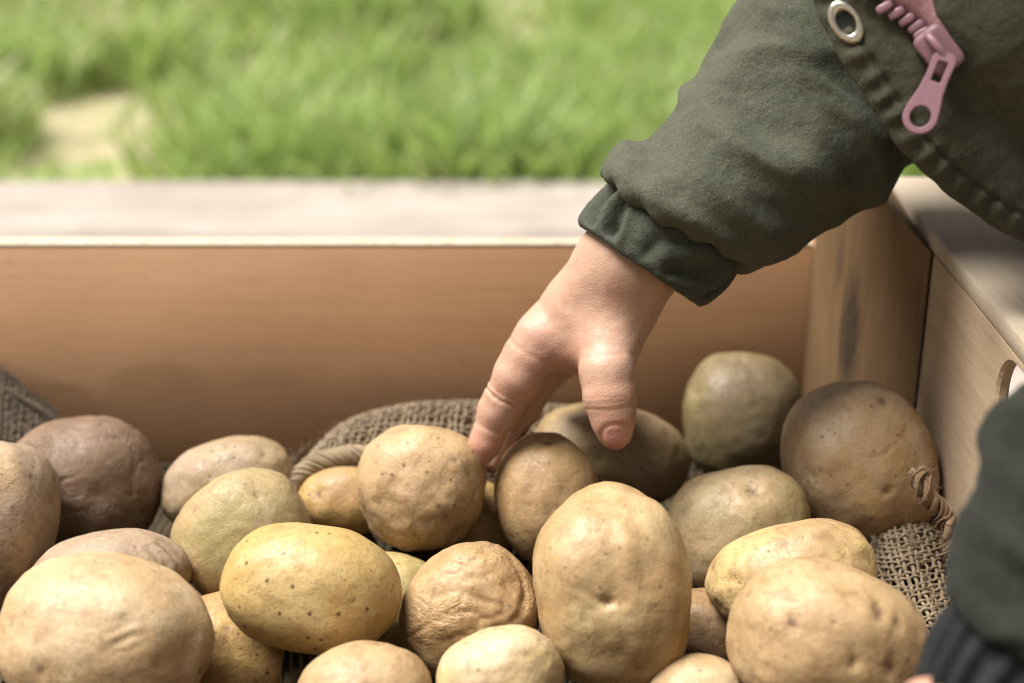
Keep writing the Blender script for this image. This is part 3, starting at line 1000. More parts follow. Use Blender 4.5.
def make_potato(k, spec):
    cx, cy, a, b, ang, t, c1, c2, mo, so, eyes, label = spec
    d = ray(cx, cy)
    c = CAM + d * t
    an = math.radians(ang)
    e1 = RT * math.cos(an) + UP * math.sin(an)
    e2 = -RT * math.sin(an) + UP * math.cos(an)
    e3 = np.cross(e1, e2)
    B = np.array([e1, e2, e3])
    R = np.array([a, b, (a * .25 + b * .75) * .94]) * t / F
    n = ICO6.copy()
    # soft super-ellipsoid, then lumps
    q = n / (np.abs(n) ** 2.25).sum(1)[:, None] ** (1 / 2.25)
    l = so.get('l', 0.04) * 1.3
    s = k * 5.3 + 1.7
    disp = l * noise(n * 1.15, s) + 0.5 * l * noise(n * 2.3, s + 2) + 0.16 * l * noise(n * 5.0, s + 4) + 0.06 * l * noise(n * 11, s + 6)
    disp += so.get('w', rng.normal() * 0.03) * n[:, 0]      # one end fatter
    q = q * (1 + disp)[:, None]
    eye = np.zeros(len(n))
    scurf = np.zeros(len(n))
    P = q * R
    P0 = n * R
    bl = list(eyes)
    E = []
    for px, py, sz, dp in bl:
        rd = ray(px, py)
        o_l = (CAM - c) @ B.T / R
        d_l = rd @ B.T / R
        A_, B_, C_ = d_l @ d_l, o_l @ d_l, o_l @ o_l - 1
        disc = B_ * B_ - A_ * C_
        tt = (-B_ - math.sqrt(max(disc, 0))) / A_
        u = o_l + d_l * tt
        E.append((u / np.linalg.norm(u), sz, dp))
    for _ in range(5):      # a few more eyes and nicks round the back and sides
        u = rng.normal(size=3)
        E.append((u / np.linalg.norm(u), 0.1 + 0.12 * rng.random(), 0.3 + 0.3 * rng.random()))
    for u, sz, dp in E:
        pe = u * R
        dv = P0 - pe
        # eyes are wider than tall: brow runs across the long axis
        tx = np.cross(u / R, [1, 0.15, 0.2])
        tx /= np.linalg.norm(tx)
        ty = np.cross(u, tx)
        ty /= np.linalg.norm(ty) + 1e-9
        sx, sy = dv @ tx / (sz * 1.5), dv @ ty / sz
        near = np.linalg.norm(dv, axis=1) < sz * 4
        wob = 0.25 * noise(P * 2.2 / max(sz, .15), s + 9)
        rr = np.sqrt(sx ** 2 + sy ** 2) + wob
        dim = np.exp(-rr ** 2) * near
        brow = 0.6 * np.exp(-((sy - 1.2) / 0.55) ** 2 - (sx / 1.3) ** 2) * near
        P = P + (n * ((-0.42 * dp * sz) * dim + 0.13 * dp * sz * brow)[:, None])
        if sz < 0.45:
            eye = np.maximum(eye, np.clip(dp * 1.1, 0, 1) * np.exp(-(rr / 0.36) ** 4) * near)
            scurf = np.maximum(scurf, 0.6 * min(1, dp + 0.2) * np.exp(-(rr / 0.85) ** 2) * near)
        else:
            scurf = np.maximum(scurf, 0.22 * np.exp(-(rr / 0.9) ** 2) * near)
    def hit(px, py):
        o_l, d_l = (CAM - c) @ B.T / R, ray(px, py) @ B.T / R
        A_, B_, C_ = d_l @ d_l, o_l @ d_l, o_l @ o_l - 1
        u = o_l + d_l * ((-B_ - math.sqrt(max(B_ * B_ - A_ * C_, 0))) / A_)
        return u / np.linalg.norm(u) * R
    for line, wd, dp, dk in so.get('folds', ()):
        H = crspline(np.array([hit(*e) for e in line]), 24)
        wv = 0.12 * noise(P0 * 1.5, s + 17)[:, None] * np.array([1, 1, 1])
        dd = np.linalg.norm((P0 + wv)[:, None, :] - H[None], axis=2)
        jn = dd.argmin(1)
        dd = dd.min(1)
        taper = np.sin(np.clip((jn + 1) / 25, 0, 1) * math.pi) ** 0.5
        gz_ = np.exp(-(dd / wd) ** 2) * taper
        lip = np.exp(-((dd - 1.9 * wd) / wd) ** 2) * taper
        P = P - n * (dp * gz_ - 0.22 * dp * lip)[:, None]
        scurf = np.maximum(scurf, dk * np.exp(-(dd / (wd * 0.8)) ** 2) * taper)
    if mo.get('wrinkle', 0) > 0.5:     # real folds in the skin, as well as the fine relief
        nw = noise(P * np.array([0.55, 1.0, 0.8]) + 0.8 * np.stack([noise(P * 0.6, s + 1), noise(P * 0.6, s + 2), noise(P * 0.6, s + 3)], 1), s + 11)
        rid = 1 - smooth01(np.abs(nw) / 0.16)
        msk = smooth01((noise(P * 0.4, s + 13) + 0.45) / 0.5)
        P = P - n * (0.07 * mo['wrinkle'] * rid * msk)[:, None]
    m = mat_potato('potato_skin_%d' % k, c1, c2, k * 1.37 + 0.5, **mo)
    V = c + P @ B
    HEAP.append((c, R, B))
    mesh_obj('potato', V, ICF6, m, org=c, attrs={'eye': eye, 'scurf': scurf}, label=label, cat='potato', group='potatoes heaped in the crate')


for k, spec in enumerate(SP):
    make_potato(k, spec)

# the burlap sheet they lie on, pushed up into a rumpled bed
nx, ny = 160, 120
gx, gy = np.meshgrid(np.linspace(XL + 0.3, XR - 0.3, nx), np.linspace(YF + 0.3, YB - 0.3, ny))
pp = np.stack([gx, gy, gx * 0], -1)
floor_z = ZF + 0.35 + 0.35 * np.abs(fbm(pp / 6, 5))
bed = np.full(gx.shape, 99.0)
for c, R, B in HEAP:
    M = B.T @ np.diag(1 / R ** 2) @ B
    dx, dy = gx - c[0], gy - c[1]
    qa = M[2, 2]
    qb = M[0, 2] * dx + M[1, 2] * dy
    qc = M[0, 0] * dx ** 2 + 2 * M[0, 1] * dx * dy + M[1, 1] * dy ** 2 - 1
    disc = qb * qb - qa * qc
    ok = disc > 0
    z = c[2] + (-qb - np.sqrt(np.where(ok, disc, 0))) / qa
    core = ok & (qc < -0.72)
    bed = np.where(core, np.minimum(bed, z + 0.06), bed)
    ceil_ = np.where(ok, z + 0.05, 99.0)
    HEAPC = ceil_ if c is HEAP[0][0] else np.minimum(HEAPC, ceil_)
fixed = bed < 90
gz = np.where(fixed, bed, floor_z)
for _ in range(260):
    av = (np.roll(gz, 1, 0) + np.roll(gz, -1, 0) + np.roll(gz, 1, 1) + np.roll(gz, -1, 1)) / 4
    av[0], av[-1], av[:, 0], av[:, -1] = gz[0], gz[-1], gz[:, 0], gz[:, -1]
    gz = np.where(fixed, bed, av * 0.985 + floor_z * 0.015)
    gz = np.minimum(gz, HEAPC)
gz = np.maximum(gz, ZF + 0.1)
gz = gz + np.where(fixed, 0, 0.12 * noise(pp * 0.9, 6))
edge = np.minimum.reduce([gx - XL, XR - gx, YB - gy, gy - YF])
gz = np.maximum(gz, floor_z + 1.2 * np.exp(-(edge / 1.3) ** 2))
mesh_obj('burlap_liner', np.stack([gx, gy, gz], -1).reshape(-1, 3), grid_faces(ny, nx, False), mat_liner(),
         label='burlap sheet lining the crate under the potatoes, coloured dark for the shade in the gaps', cat='burlap')

# ------------------------------------------------------------------ child
person = empty('person', W(1000, 420, 62) * np.array([1, 1, 0]), label='child in an olive jacket leaning over the crate and pointing at a potato', cat='person')
skin = mat_skin()


def rcone(p, a, b, ra, rb):
    a, b = np.asarray(a), np.asarray(b)
    ba = b - a
    t = np.clip(((p - a) @ ba) / (ba @ ba), 0, 1)
    return np.linalg.norm(p - a - t[..., None] * ba, axis=-1) - (ra + (rb - ra) * t)


def smin(a, b, k):
    h = np.clip(0.5 + 0.5 * (b - a) / k, 0, 1)
    return b * (1 - h) + a * h - k * h * (1 - h)


def chain(p, pts, k=0.25):
    """pts: (px,py,t,rpx) list -> smooth chain"""
    d = None
    for q0, q1 in zip(pts[:-1], pts[1:]):
        e = rcone(p, W(*q0[:3]), W(*q1[:3]), q0[3] * q0[2] / F, q1[3] * q1[2] / F)
        d = e if d is None else smin(d, e, k)
    return d


INDEX = [(540, 338, 58.6, 27), (529, 358, 58.7, 26.5), (519, 377, 58.8, 26), (507, 396, 59.1, 21.5), (499, 411, 59.3, 20.5), (489, 434, 59.5, 16.2), (485, 444, 59.55, 15.5), (481, 456, 59.6, 11.5)]
MIDDLE = [(556, 340, 60.3, 26), (540, 372, 60.6, 23), (522, 408, 61.0, 18), (502, 446, 61.2, 14), (492, 463, 61.1, 11)]
RING = [(578, 330, 61.8, 24), (568, 356, 62.8, 19), (552, 374, 63.4, 15), (550, 372, 62.6, 13), (562, 358, 61.8, 12)]
LITTLE = [(600, 320, 62.4, 21), (592, 342, 63.4, 17), (578, 356, 64.0, 14), (578, 350, 63.0, 12), (588, 342, 62.2, 11)]
THUMB = [(620, 308, 58.0, 38), (609, 345, 57.4, 31), (607, 372, 56.7, 27.5), (610, 398, 56.5, 26), (613, 418, 56.5, 22), (615, 432, 56.5, 17.5)]


def crease(p, d, px, py, t, qx, qy, qt, depth, w, side=0.0):
    """soft uneven groove across the back of a finger, fading towards its sides"""
    c = W(px, py, t)
    ax = W(qx, qy, qt) - c
    ax = ax / np.linalg.norm(ax)
    q = p - c
    r = np.linalg.norm(q, axis=-1)
    back = -(q @ FW)
    lat = q @ RT
    w1, w2 = crease.w
    s = q @ ax + w1 + 0.10 * lat * lat
    m = smooth01((back + 0.9 - side * lat) / 0.9) * (r < 1.7)
    return d + m * depth * np.exp(-(s / w) ** 2) * w2


def hand_sdf(p):
    palm = rcone(p, W(628, 264, 57.8), W(590, 312, 58.8), 47 * 57.8 / F, 48 * 58.5 / F)
    palm = smin(palm, rcone(p, W(590, 312, 58.8), W(556, 330, 59.0), 46 * 58.5 / F, 33 * 59 / F), 0.5)
    palm = smin(palm, rcone(p, W(560, 328, 60), W(600, 318, 61.6), 30 * 60 / F, 28 * 61 / F), 0.6)
    palm = smin(palm, rcone(p, W(600, 318, 58.5), W(592, 350, 58.7), 38 * 58.5 / F, 25 * 58.5 / F), 0.6)
    arm = rcone(p, W(628, 264, 57.8), W(715, 175, 58.6), 47.5 * 57.8 / F, 48 * 57.3 / F)
    d = smin(palm, arm, 0.9)
    d = smin(d, rcone(p, W(562, 342, 58.6), W(596, 346, 58.2), 28 * 58.4 / F, 30 * 58.4 / F), 0.6)
    th = chain(p, THUMB, 0.22)
    d = smin(d, th, 0.6)
    ix = chain(p, INDEX, 0.2)
    d = smin(d, ix, 0.34)
    fg = chain(p, MIDDLE, 0.2)
    d = smin(d, fg, 0.10)
    fg = np.minimum(chain(p, RING, 0.2), chain(p, LITTLE, 0.2))
    d = smin(d, fg, 0.16)
    crease.w = (0.10 * noise(p * 1.6, 71) + 0.05 * noise(p * 4, 72), 0.65 + 0.5 * noise(p * 1.1, 73))
    d = crease(p, d, 507, 397, 59.1, 497, 420, 59.4, 0.10, 0.07, .5)
    d = crease(p, d, 510, 391, 59.0, 497, 420, 59.4, 0.045, 0.05, .5)
    d = crease(p, d, 491, 429, 59.4, 484, 448, 59.5, 0.05, 0.07, .4)
    d = crease(p, d, 533, 352, 58.7, 512, 390, 59.0, 0.035, 0.11, .3)
    d = crease(p, d, 611, 408, 56.5, 613, 425, 56.5, 0.045, 0.055)
    d = crease(p, d, 610.5, 402, 56.5, 613, 425, 56.5, 0.035, 0.05)
    d = crease(p, d, 610.5, 397, 56.5, 613, 425, 56.5, 0.02, 0.05)
    d = crease(p, d, 607, 362, 56.8, 609, 390, 56.5, 0.03, 0.09)
    # thumb nail: shallow bed with a rim
    nn = nail_field(p)
    d = d + 0.055 * np.exp(-((nn - 1) / 0.16) ** 2) * (nn < 2)
    d = d + 0.03 * noise(p * 0.9, 3) + 0.012 * noise(p * 2.4, 4)
    # dimples over the knuckles
    for q in ((548, 322, 57.2), (575, 308, 57.0)):
        d = d + 0.05 * np.exp(-(np.linalg.norm(p - W(*q), axis=-1) / 0.42) ** 2)
    return d


NC = W(615.5, 437, 55.85)
NAX = W(616, 450, 55.8) - W(612, 415, 55.8)
NAX = NAX / np.linalg.norm(NAX)
NSX = np.cross(NAX, FW)
NSX /= np.linalg.norm(NSX)
NW = np.cross(NAX, NSX)


def nail_field(p):
    q = p - NC
    x, y, z = q @ NSX, q @ NAX, q @ NW
    return (np.abs(x / 0.50) ** 2.6 + np.abs(y / 0.47) ** 2.6 + np.abs(z / 0.8) ** 2.6) ** (1 / 2.6)


allp = np.array([W(*q[:3]) for q in INDEX + MIDDLE + RING + LITTLE + THUMB] + [W(632, 262, 57.8), W(715, 175, 58.6)])
hv, hf = surface_nets(hand_sdf, allp.min(0) - 2.8, allp.max(0) + 2.8, 0.07)


def blobs(v, lst):
    f = np.zeros(len(v))
    for px, py, t, r, s in lst:
        f = np.maximum(f, s * np.exp(-(np.linalg.norm(v - W(px, py, t), axis=1) / r) ** 2))
    return f


nl = nail_field(hv)
h_nail = smooth01((1.02 - nl) / 0.15)
h_flush = blobs(hv, [(482, 452, 59, .9, .6), (512, 390, 58.2, 1.0, .25), (535, 348, 57.8, 1.1, .25), (615, 440, 56, 1.0, .5), (575, 355, 58, 1.3, .4), (612, 398, 56, .8, .2), (494, 424, 59, .6, .25)])

# left hand, mostly under the frame
LH = dict(
    wrist=[(1052, 660, 40.5, 74), (1010, 730, 40.0, 76), (975, 775, 40.2, 60)],
    thumb=[(990, 738, 39.6, 46), (955, 722, 39.6, 38), (930, 706, 39.8, 29), (921, 703, 39.9, 21)],
    index=[(955, 770, 40.2, 36), (915, 790, 40.6, 32), (890, 815, 41.4, 27), (880, 840, 42.2, 22)],
    middle=[(965, 795, 40.8, 36), (930, 825, 41.4, 32), (908, 855, 42.2, 27), (900, 880, 43.0, 22)],
    ring=[(985, 810, 41.3, 34), (955, 845, 42, 30), (935, 875, 42.8, 26), (928, 895, 43.5, 21)],
    little=[(1008, 815, 41.7, 30), (985, 850, 42.4, 26), (970, 875, 43.1, 22), (964, 890, 43.6, 18)],
    arm=[(1060, 665, 40.5, 68), (1110, 590, 40.4, 62)])


def lhand_sdf(p):
    d = chain(p, LH['wrist'], 0.8)
    d = smin(d, chain(p, LH['arm']), 0.8)
    d = smin(d, chain(p, [(1005, 800, 41.4, 40), (965, 770, 40.4, 42)]), 0.8)
    for k in ('thumb', 'index', 'middle', 'ring', 'little'):
        d = smin(d, chain(p, LH[k], 0.2), 0.22)
    return d


lp = np.array([W(*q[:3]) for k in LH for q in LH[k]])
lv, lf = surface_nets(lhand_sdf, lp.min(0) - 3, lp.max(0) + 3, 0.16)

# trunk, neck and head (above the frame)
SHR, SHL = np.array([17.5, 60.0, 41.0]), np.array([20.5, 51.0, 39.0])
NECK, HEAD = np.array([15.0, 56.0, 47.0]), np.array([10.0, 55.5, 57.0])
HIP = np.array([37.0, 56.0, 20.0])
LOOK = np.array([-0.72, 0.05, -0.69])
HUP = np.array([-0.69, 0.0, 0.72])
HSD = np.cross(LOOK, HUP)


def head_sdf(p):
    q = p - HEAD
    x, y, z = q @ HSD, q @ HUP, q @ LOOK
    d = (np.sqrt((x / 7.2) ** 2 + ((y - 1.0) / 8.0) ** 2 + (z / 8.2) ** 2) - 1) * 7.2
    d = smin(d, (np.sqrt((x / 5.6) ** 2 + ((y + 4.2) / 4.4) ** 2 + ((z - 2.0) / 5.4) ** 2) - 1) * 4.6, 2.0)
    d = smin(d, np.linalg.norm(np.stack([np.abs(x) - 3.0, y + 3.0, z - 5.2], -1), axis=-1) - 2.4, 1.5)
    d = smin(d, rcone(np.stack([x, y, z], -1), np.array([0, 0.3, 7.7]), np.array([0, -1.6, 8.6]), 0.5, 0.95), 0.8)
    d = np.maximum(d, -(np.linalg.norm(np.stack([np.abs(x) - 2.9, y - 0.6, z - 9.3], -1), axis=-1) - 2.2))
    d = smin(d, np.linalg.norm(np.stack([np.abs(x) - 2.9, y - 0.6, z - 6.2], -1), axis=-1) - 1.35, 0.15)
    mouth = np.sqrt((x / 2.2) ** 2 + ((y + 4.2) / 0.28) ** 2 + ((z - 7.6) / 1.5) ** 2) - 1
    d = np.maximum(d, -mouth * 0.3)
    ear = np.sqrt(((np.abs(x) - 7.1) / 0.9) ** 2 + ((y + 0.4) / 2.1) ** 2 + ((z + 0.4) / 1.5) ** 2) - 1
    return smin(d, ear * 0.9, 0.5)


def trunk_sdf(p):
    d = rcone(p, NECK + np.array([4.5, 0, -4.5]), HIP, 4.8, 6.0)
    d = smin(d, rcone(p, SHR, SHL, 3.0, 3.0), 3.0)
    d = smin(d, rcone(p, NECK, HEAD, 3.6, 3.8), 1.5)
    return smin(d, head_sdf(p), 0.8)


tv, tf = surface_nets(trunk_sdf, (-6, 28, 8), (48, 64, 68), 0.45)
V = np.concatenate([hv, lv, tv])
Fc = np.concatenate([hf, lf + len(hv), tf + len(hv) + len(lv)])
mesh_obj('body', V, Fc, skin, person, attrs={'nail': np.concatenate([h_nail, np.zeros(len(lv) + len(tv))]), 'flush': np.concatenate([h_flush, np.full(len(lv), 0.3), np.full(len(tv), 0.15)])})


def hair_sdf(p):
    q = p - HEAD
    x, y, z = q @ HSD, q @ HUP, q @ LOOK
    d = (np.sqrt((x / 7.9) ** 2 + ((y - 1.2) / 8.7) ** 2 + ((z + 0.4) / 8.9) ** 2) - 1) * 7.9
    cut = (z - 1.0) * 0.75 - (y - 3.5) * 0.9
    d = np.maximum(d, cut)
    d = np.maximum(d, -(y + 6.0))
    return d + 0.25 * noise(np.stack([x * 1.2, y * 0.2, z * 0.2], -1), 2)


xv, xf = surface_nets(hair_sdf, HEAD - 12, HEAD + 12, 0.4)
mesh_obj('hair', xv, xf, mat_plain('brown_hair', (0.12, 0.07, 0.035), 0.5, bumpn=0.6), person)

m_olive = mat_fabric('olive_twill', (0.066, 0.068, 0.047), (0.054, 0.056, 0.039), 0.7)
m_olive2 = mat_fabric('olive_body_twill', (0.056, 0.054, 0.036), (0.045, 0.043, 0.028), 0.5)
m_cuff = mat_fabric('olive_cuff_fabric', (0.050, 0.054, 0.040), (0.041, 0.043, 0.031), 0.5)


def limb_loft(rings, n, m, thick, folds, seed):
    """rings: (Lx,Ly,Rx,Ry,t)"""
    C3, A3 = [], []
    for lx, ly, rx, ry, t in rings:
        l, r = W(lx, ly, t), W(rx, ry, t)
        C3.append((l + r) / 2)
        A3.append((r - l) / 2)
    C3, A3 = crspline(C3, n), crspline(A3, n)
    ra = np.linalg.norm(A3, axis=1)[:, None]
    vd = C3 - CAM
    vd /= np.linalg.norm(vd, axis=1)[:, None]
    Bn = vd - (vd * A3).sum(1)[:, None] * A3 / ra ** 2
    Bn /= np.linalg.norm(Bn, axis=1)[:, None]
    an = np.arange(m) / m * 2 * math.pi
    ca, sa = np.cos(an), np.sin(an)
    G = C3[:, None] + ca[None, :, None] * A3[:, None] + (sa[None, :, None] * thick) * (Bn * ra)[:, None]
    N_ = grid_normals(G, True)
    out = ((G - C3[:, None]) * N_).sum(-1).mean()
    if out < 0:
        N_ = -N_
    s = np.linspace(0, 1, n)[:, None] * np.ones((1, m))
    G = G + N_ * folds(G, s, an[None, :] * np.ones((n, 1)))[..., None]
    cir = np.concatenate([[0], np.cumsum(np.linalg.norm(np.diff(C3, axis=0), axis=1))])
    uv = np.stack([np.broadcast_to(an / (2 * math.pi) * 2 * math.pi * ra.mean(), (n, m)), np.broadcast_to(cir[:, None], (n, m))], -1)
    return G, uv


def sleeve_folds(G, s, an):
    f = 0.45 * noise(G * 0.24 + 3.0, 21)
    # diagonal drag folds: soft ridged noise stretched along one direction
    d1 = np.array([0.80, 0.15, -0.58])
    d2 = np.array([0.55, 0.2, 0.81])
    a, b, c = G @ d1, G @ d2, G @ np.cross(d1, d2)
    rn = noise(np.stack([a * 0.13, b * 0.36, c * 0.26], -1), 23)
    f = f + 0.48 * (1 - np.sqrt(rn * rn + 0.012) * 2.4).clip(-0.5, 1)
    rn = noise(np.stack([a * 0.22 + 5, b * 0.75, c * 0.5], -1), 24)
    f = f + 0.15 * (1 - np.sqrt(rn * rn + 0.02) * 2.6).clip(-0.4, 1)
    f = f + 0.04 * noise(G * 0.9, 25) + 0.02 * noise(G * 2.2, 26)
    near = smooth01((s - 0.62) / 0.2)
    f = f + near * 0.14 * np.sin(an * 13 + 3 * noise(G * 0.3, 27)) * smooth01((s - 0.7) / 0.15)
    return (f - 0.25) * (1 - 0.3 * near)


RS = [(800, -190, 1020, -60, 60), (774, -90, 985, 62, 60), (733, -2, 948, 146, 59.5), (701, 66, 906, 181, 59), (672, 104, 862, 211, 58.4), (640, 137, 814, 243, 57.9),
      (606, 157, 770, 263, 57.5), (598, 170, 750, 271, 57.5), (604, 181, 738, 270, 57.5), (622, 186, 726, 256, 57.5)]
G, uv = limb_loft(RS, 200, 200, 0.86, sleeve_folds, 1)
slv = mesh_obj('sleeve', G.reshape(-1, 3), grid_faces(200, 200, True), m_olive, person, uv=uv.reshape(-1, 2))


def cuff_folds(G, s, an):
    ph = an * 1.0 + 0.5 * noise(G * 0.35, 31)
    f = 0.0
    for c, w, a in ((3.62, .15, -.5), (4.08, .11, -.62), (4.27, .06, .14), (3.88, .08, .14), (4.75, .12, -.22), (5.3, .13, -.42), (5.75, .1, -.3), (2.4, .2, -.3), (1.3, .2, -.3)):
        dd = (ph - c + math.pi) % (2 * math.pi) - math.pi
        f = f + a * np.exp(-(dd / w) ** 2)
    env = np.sin(np.clip(s * 1.15, 0, 1) * math.pi * 0.95) * 0.75 + 0.25
    return f * env * smooth01((0.60 - s) / 0.22) + 0.07 * noise(G * 0.6, 32) + 0.03 * noise(G * 2.4, 33)


RC = [(622, 172, 738, 255, 57.5), (606, 184, 738, 270, 57.5), (592, 199, 731, 283, 57.5), (582, 212, 717, 297, 57.5), (578, 220, 706, 305, 57.5), (582, 227, 698, 306, 57.5), (592, 226, 692, 297, 57.6), (606, 214, 700, 284, 57.6)]
G, uv = limb_loft(RC, 90, 200, 0.82, cuff_folds, 2)
mesh_obj('cuff', G.reshape(-1, 3), grid_faces(90, 200, True), m_cuff, slv, uv=uv.reshape(-1, 2))

# near sleeve, out of focus at the lower right
def lsleeve_folds(G, s, an):
    return 0.45 * noise(G * 0.35, 41) + 0.30 * (1 - 2.4 * np.abs(noise(G * np.array([.5, .25, .5]), 44))).clip(-.4, 1) + 0.16 * noise(G * 0.8, 42) + 0.05 * noise(G * 2, 43)


RL = [(1210, 180, 1430, 330, 44), (1130, 320, 1370, 490, 42), (1045, 388, 1275, 590, 41), (985, 440, 1205, 655, 40.5), (984, 500, 1185, 700, 40.3), (958, 552, 1150, 735, 40.2), (948, 590, 1130, 760, 40.2), (962, 606, 1110, 750, 40.2), (985, 610, 1095, 730, 40.2)]
G, uv = limb_loft(RL, 120, 120, 0.85, lsleeve_folds, 3)
m_olive3 = mat_fabric('shaded_forearm_twill', (0.017, 0.018, 0.014), (0.012, 0.013, 0.010), 0.6)  # jacket twill darkened, with the body's shadow put into the colour
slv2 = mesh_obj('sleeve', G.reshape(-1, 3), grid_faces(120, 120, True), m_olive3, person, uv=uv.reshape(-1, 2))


def lcuff_folds(G, s, an):
    r = np.sin(an * 22 + 1.2 * noise(G * 0.5, 45))
    return 0.17 * np.sign(r) * np.abs(r) ** 0.7 * np.sin(np.clip(s, 0, 1) * math.pi) + 0.05 * noise(G, 46)


RLC = [(985, 585, 1110, 730, 40.2), (962, 598, 1118, 752, 40.2), (945, 622, 1104, 778, 40.2), (930, 655, 1080, 800, 40.2), (923, 684, 1060, 812, 40.2), (932, 698, 1050, 808, 40.2), (950, 695, 1048, 795, 40.2)]
G, uv = limb_loft(RLC, 70, 300, 0.85, lcuff_folds, 4)
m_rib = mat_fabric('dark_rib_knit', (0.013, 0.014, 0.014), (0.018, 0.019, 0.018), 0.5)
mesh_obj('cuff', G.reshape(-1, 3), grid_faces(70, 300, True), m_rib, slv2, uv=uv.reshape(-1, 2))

# jacket front: profile swept along the edge line
ED = [(760, -330, 48), (778, -190, 49), (792, -80, 50), (813, 0, 50.6), (836, 50, 50.6), (866, 100, 50.6), (901, 150, 50.8), (948, 195, 51.2), (1000, 231, 51.6), (1060, 256, 52), (1140, 280, 52.5), (1240, 300, 53.5)]
nE = 260
EP = crspline(np.array(ED, float), nE)
E3 = np.array([W(*q) for q in EP])
tg = np.gradient(E3, axis=0)
tg /= np.linalg.norm(tg, axis=1)[:, None]
vdir = np.array([ray(q[0], q[1]) for q in EP])
vdir /= np.linalg.norm(vdir, axis=1)[:, None]
inn = np.cross(tg, vdir)
inn /= np.linalg.norm(inn, axis=1)[:, None]
if inn[nE // 2] @ (RT * 0.7 + UP * 0.7) < 0:
    inn = -inn
PROF = [(0.0, 0.0), (0.06, -0.16), (0.3, -0.28), (0.8, -0.36), (1.4, -0.42), (2.0, -0.38), (2.45, -0.12), (2.8, -0.05), (3.2, -0.35), (3.8, -0.9), (5.0, -1.4), (7, -1.9), (10, -2.3), (14, -1.6), (17.5, 2), (18, 8), (14, 14), (8, 15), (3.5, 12),
        (2.2, 7), (1.5, 3), (1.0, 0.7), (0.35, 0.24), (0.05, 0.14)]
PR = np.array(PROF + [PROF[0]], float)
PR = crspline(PR, 241)[:-1]
# denser sampling of the front: resample by arc length with weight
G = E3[:, None] + inn[:, None] * PR[None, :, :1] + vdir[:, None] * PR[None, :, 1:]
N_ = grid_normals(G, True)
mid = G.mean(1)
if ((G - mid[:, None]) * N_).sum(-1).mean() < 0:
    N_ = -N_
arc = np.concatenate([[0], np.cumsum(np.linalg.norm(np.diff(E3, axis=0), axis=1))])[:, None]
uu, ww_ = PR[None, :, 0], PR[None, :, 1]
front = (PR[:, 1] < 0.3)[None, :]
edgew = np.exp(-((uu - 0.62) / 0.42) ** 2) * (ww_ < -0.1) * 2.0
puck = 0.045 * np.sin(arc * 2 * math.pi / 0.85 + 1.5 * noise(np.stack([arc * 0.5, arc * 0, arc * 0], -1), 51)) * edgew
groove = -0.13 * np.exp(-((uu - 0.85) / 0.09) ** 2) * front
soft = 0.22 * noise(G * 0.28, 52) * smooth01((uu - 0.3) / 1.5) + 0.07 * noise(G * 0.9, 53) + 0.03 * noise(G * 2.3, 54)
G = G + N_ * (puck + groove + soft)[..., None]
parc = np.concatenate([[0], np.cumsum(np.linalg.norm(np.diff(PR, axis=0), axis=1))])
uv = np.stack(np.broadcast_arrays(parc[None, :], arc), -1)
JG, JN = G, N_
v = G.reshape(-1, 3)
fc = grid_faces(nE, 240, True)
jacket = mesh_obj('jacket', v, fc, m_olive2, person, uv=uv.reshape(-1, 2))


def on_jacket(px, py, lift=0.0):
    """front jacket point nearest the pixel ray"""
    r = ray(px, py)
    r = r / np.linalg.norm(r)
    q = JG - CAM
    dist = np.linalg.norm(q - (q @ r)[..., None] * r, axis=-1)
    dist = dist + np.where(PR[None, :, 1] > 0.35, 99, 0)
    i, j = np.unravel_index(np.argmin(dist), dist.shape)
    on_jacket.n = JN[i, j]
    return JG[i, j] - vdir[i] * lift, i


# eyelet
m_brass = mat_plain('worn_brass', (0.60, 0.55, 0.46), 0.35, 1.0, 0.1)
m_dark = mat_plain('hole_shade', (0.012, 0.012, 0.01), 0.9)  # black disc colour that paints the shade inside the eyelet
pc, ei = on_jacket(846, 23, 0.12)
ex = (W(856, 41, 53) - W(833, 6, 53))
ex /= np.linalg.norm(ex)
ez = -vdir[ei] * 0.5 + on_jacket.n * (0.6 if on_jacket.n @ vdir[ei] < 0 else -0.6)
ez -= (ez @ ex) * ex
ez /= np.linalg.norm(ez)
ey = np.cross(ez, ex)
n, m = 48, 14
a = np.arange(n) / n * 2 * math.pi
b = np.arange(m) / m * 2 * math.pi
Rr, rr = 0.58, 0.19
tor = np.array([[pc + (ex * math.cos(u) * 1.05 + ey * 0.66 * math.sin(u)) * (Rr + rr * math.cos(w)) + ez * (rr * 0.7 * math.sin(w)) for w in b] for u in a])
fcs = []
for i in range(n):
    for j in range(m):
        fcs.append([i * m + j, ((i + 1) % n) * m + j, ((i + 1) % n) * m + (j + 1) % m, i * m + (j + 1) % m])
mbq = MB()
mbq.add(tor.reshape(-1, 3), fcs)
eye_o = mbq.build('eyelet', m_brass, jacket)
mbq = MB()
ring = [pc + (ex * math.cos(u) * 1.05 + ey * 0.66 * math.sin(u)) * 0.5 + ez * 0.02 for u in a]
mbq.add(ring + [pc - ez * 0.04], [[i, (i + 1) % n, n] for i in range(n)])
mbq.build('eyelet_shade_disc', m_dark, eye_o)

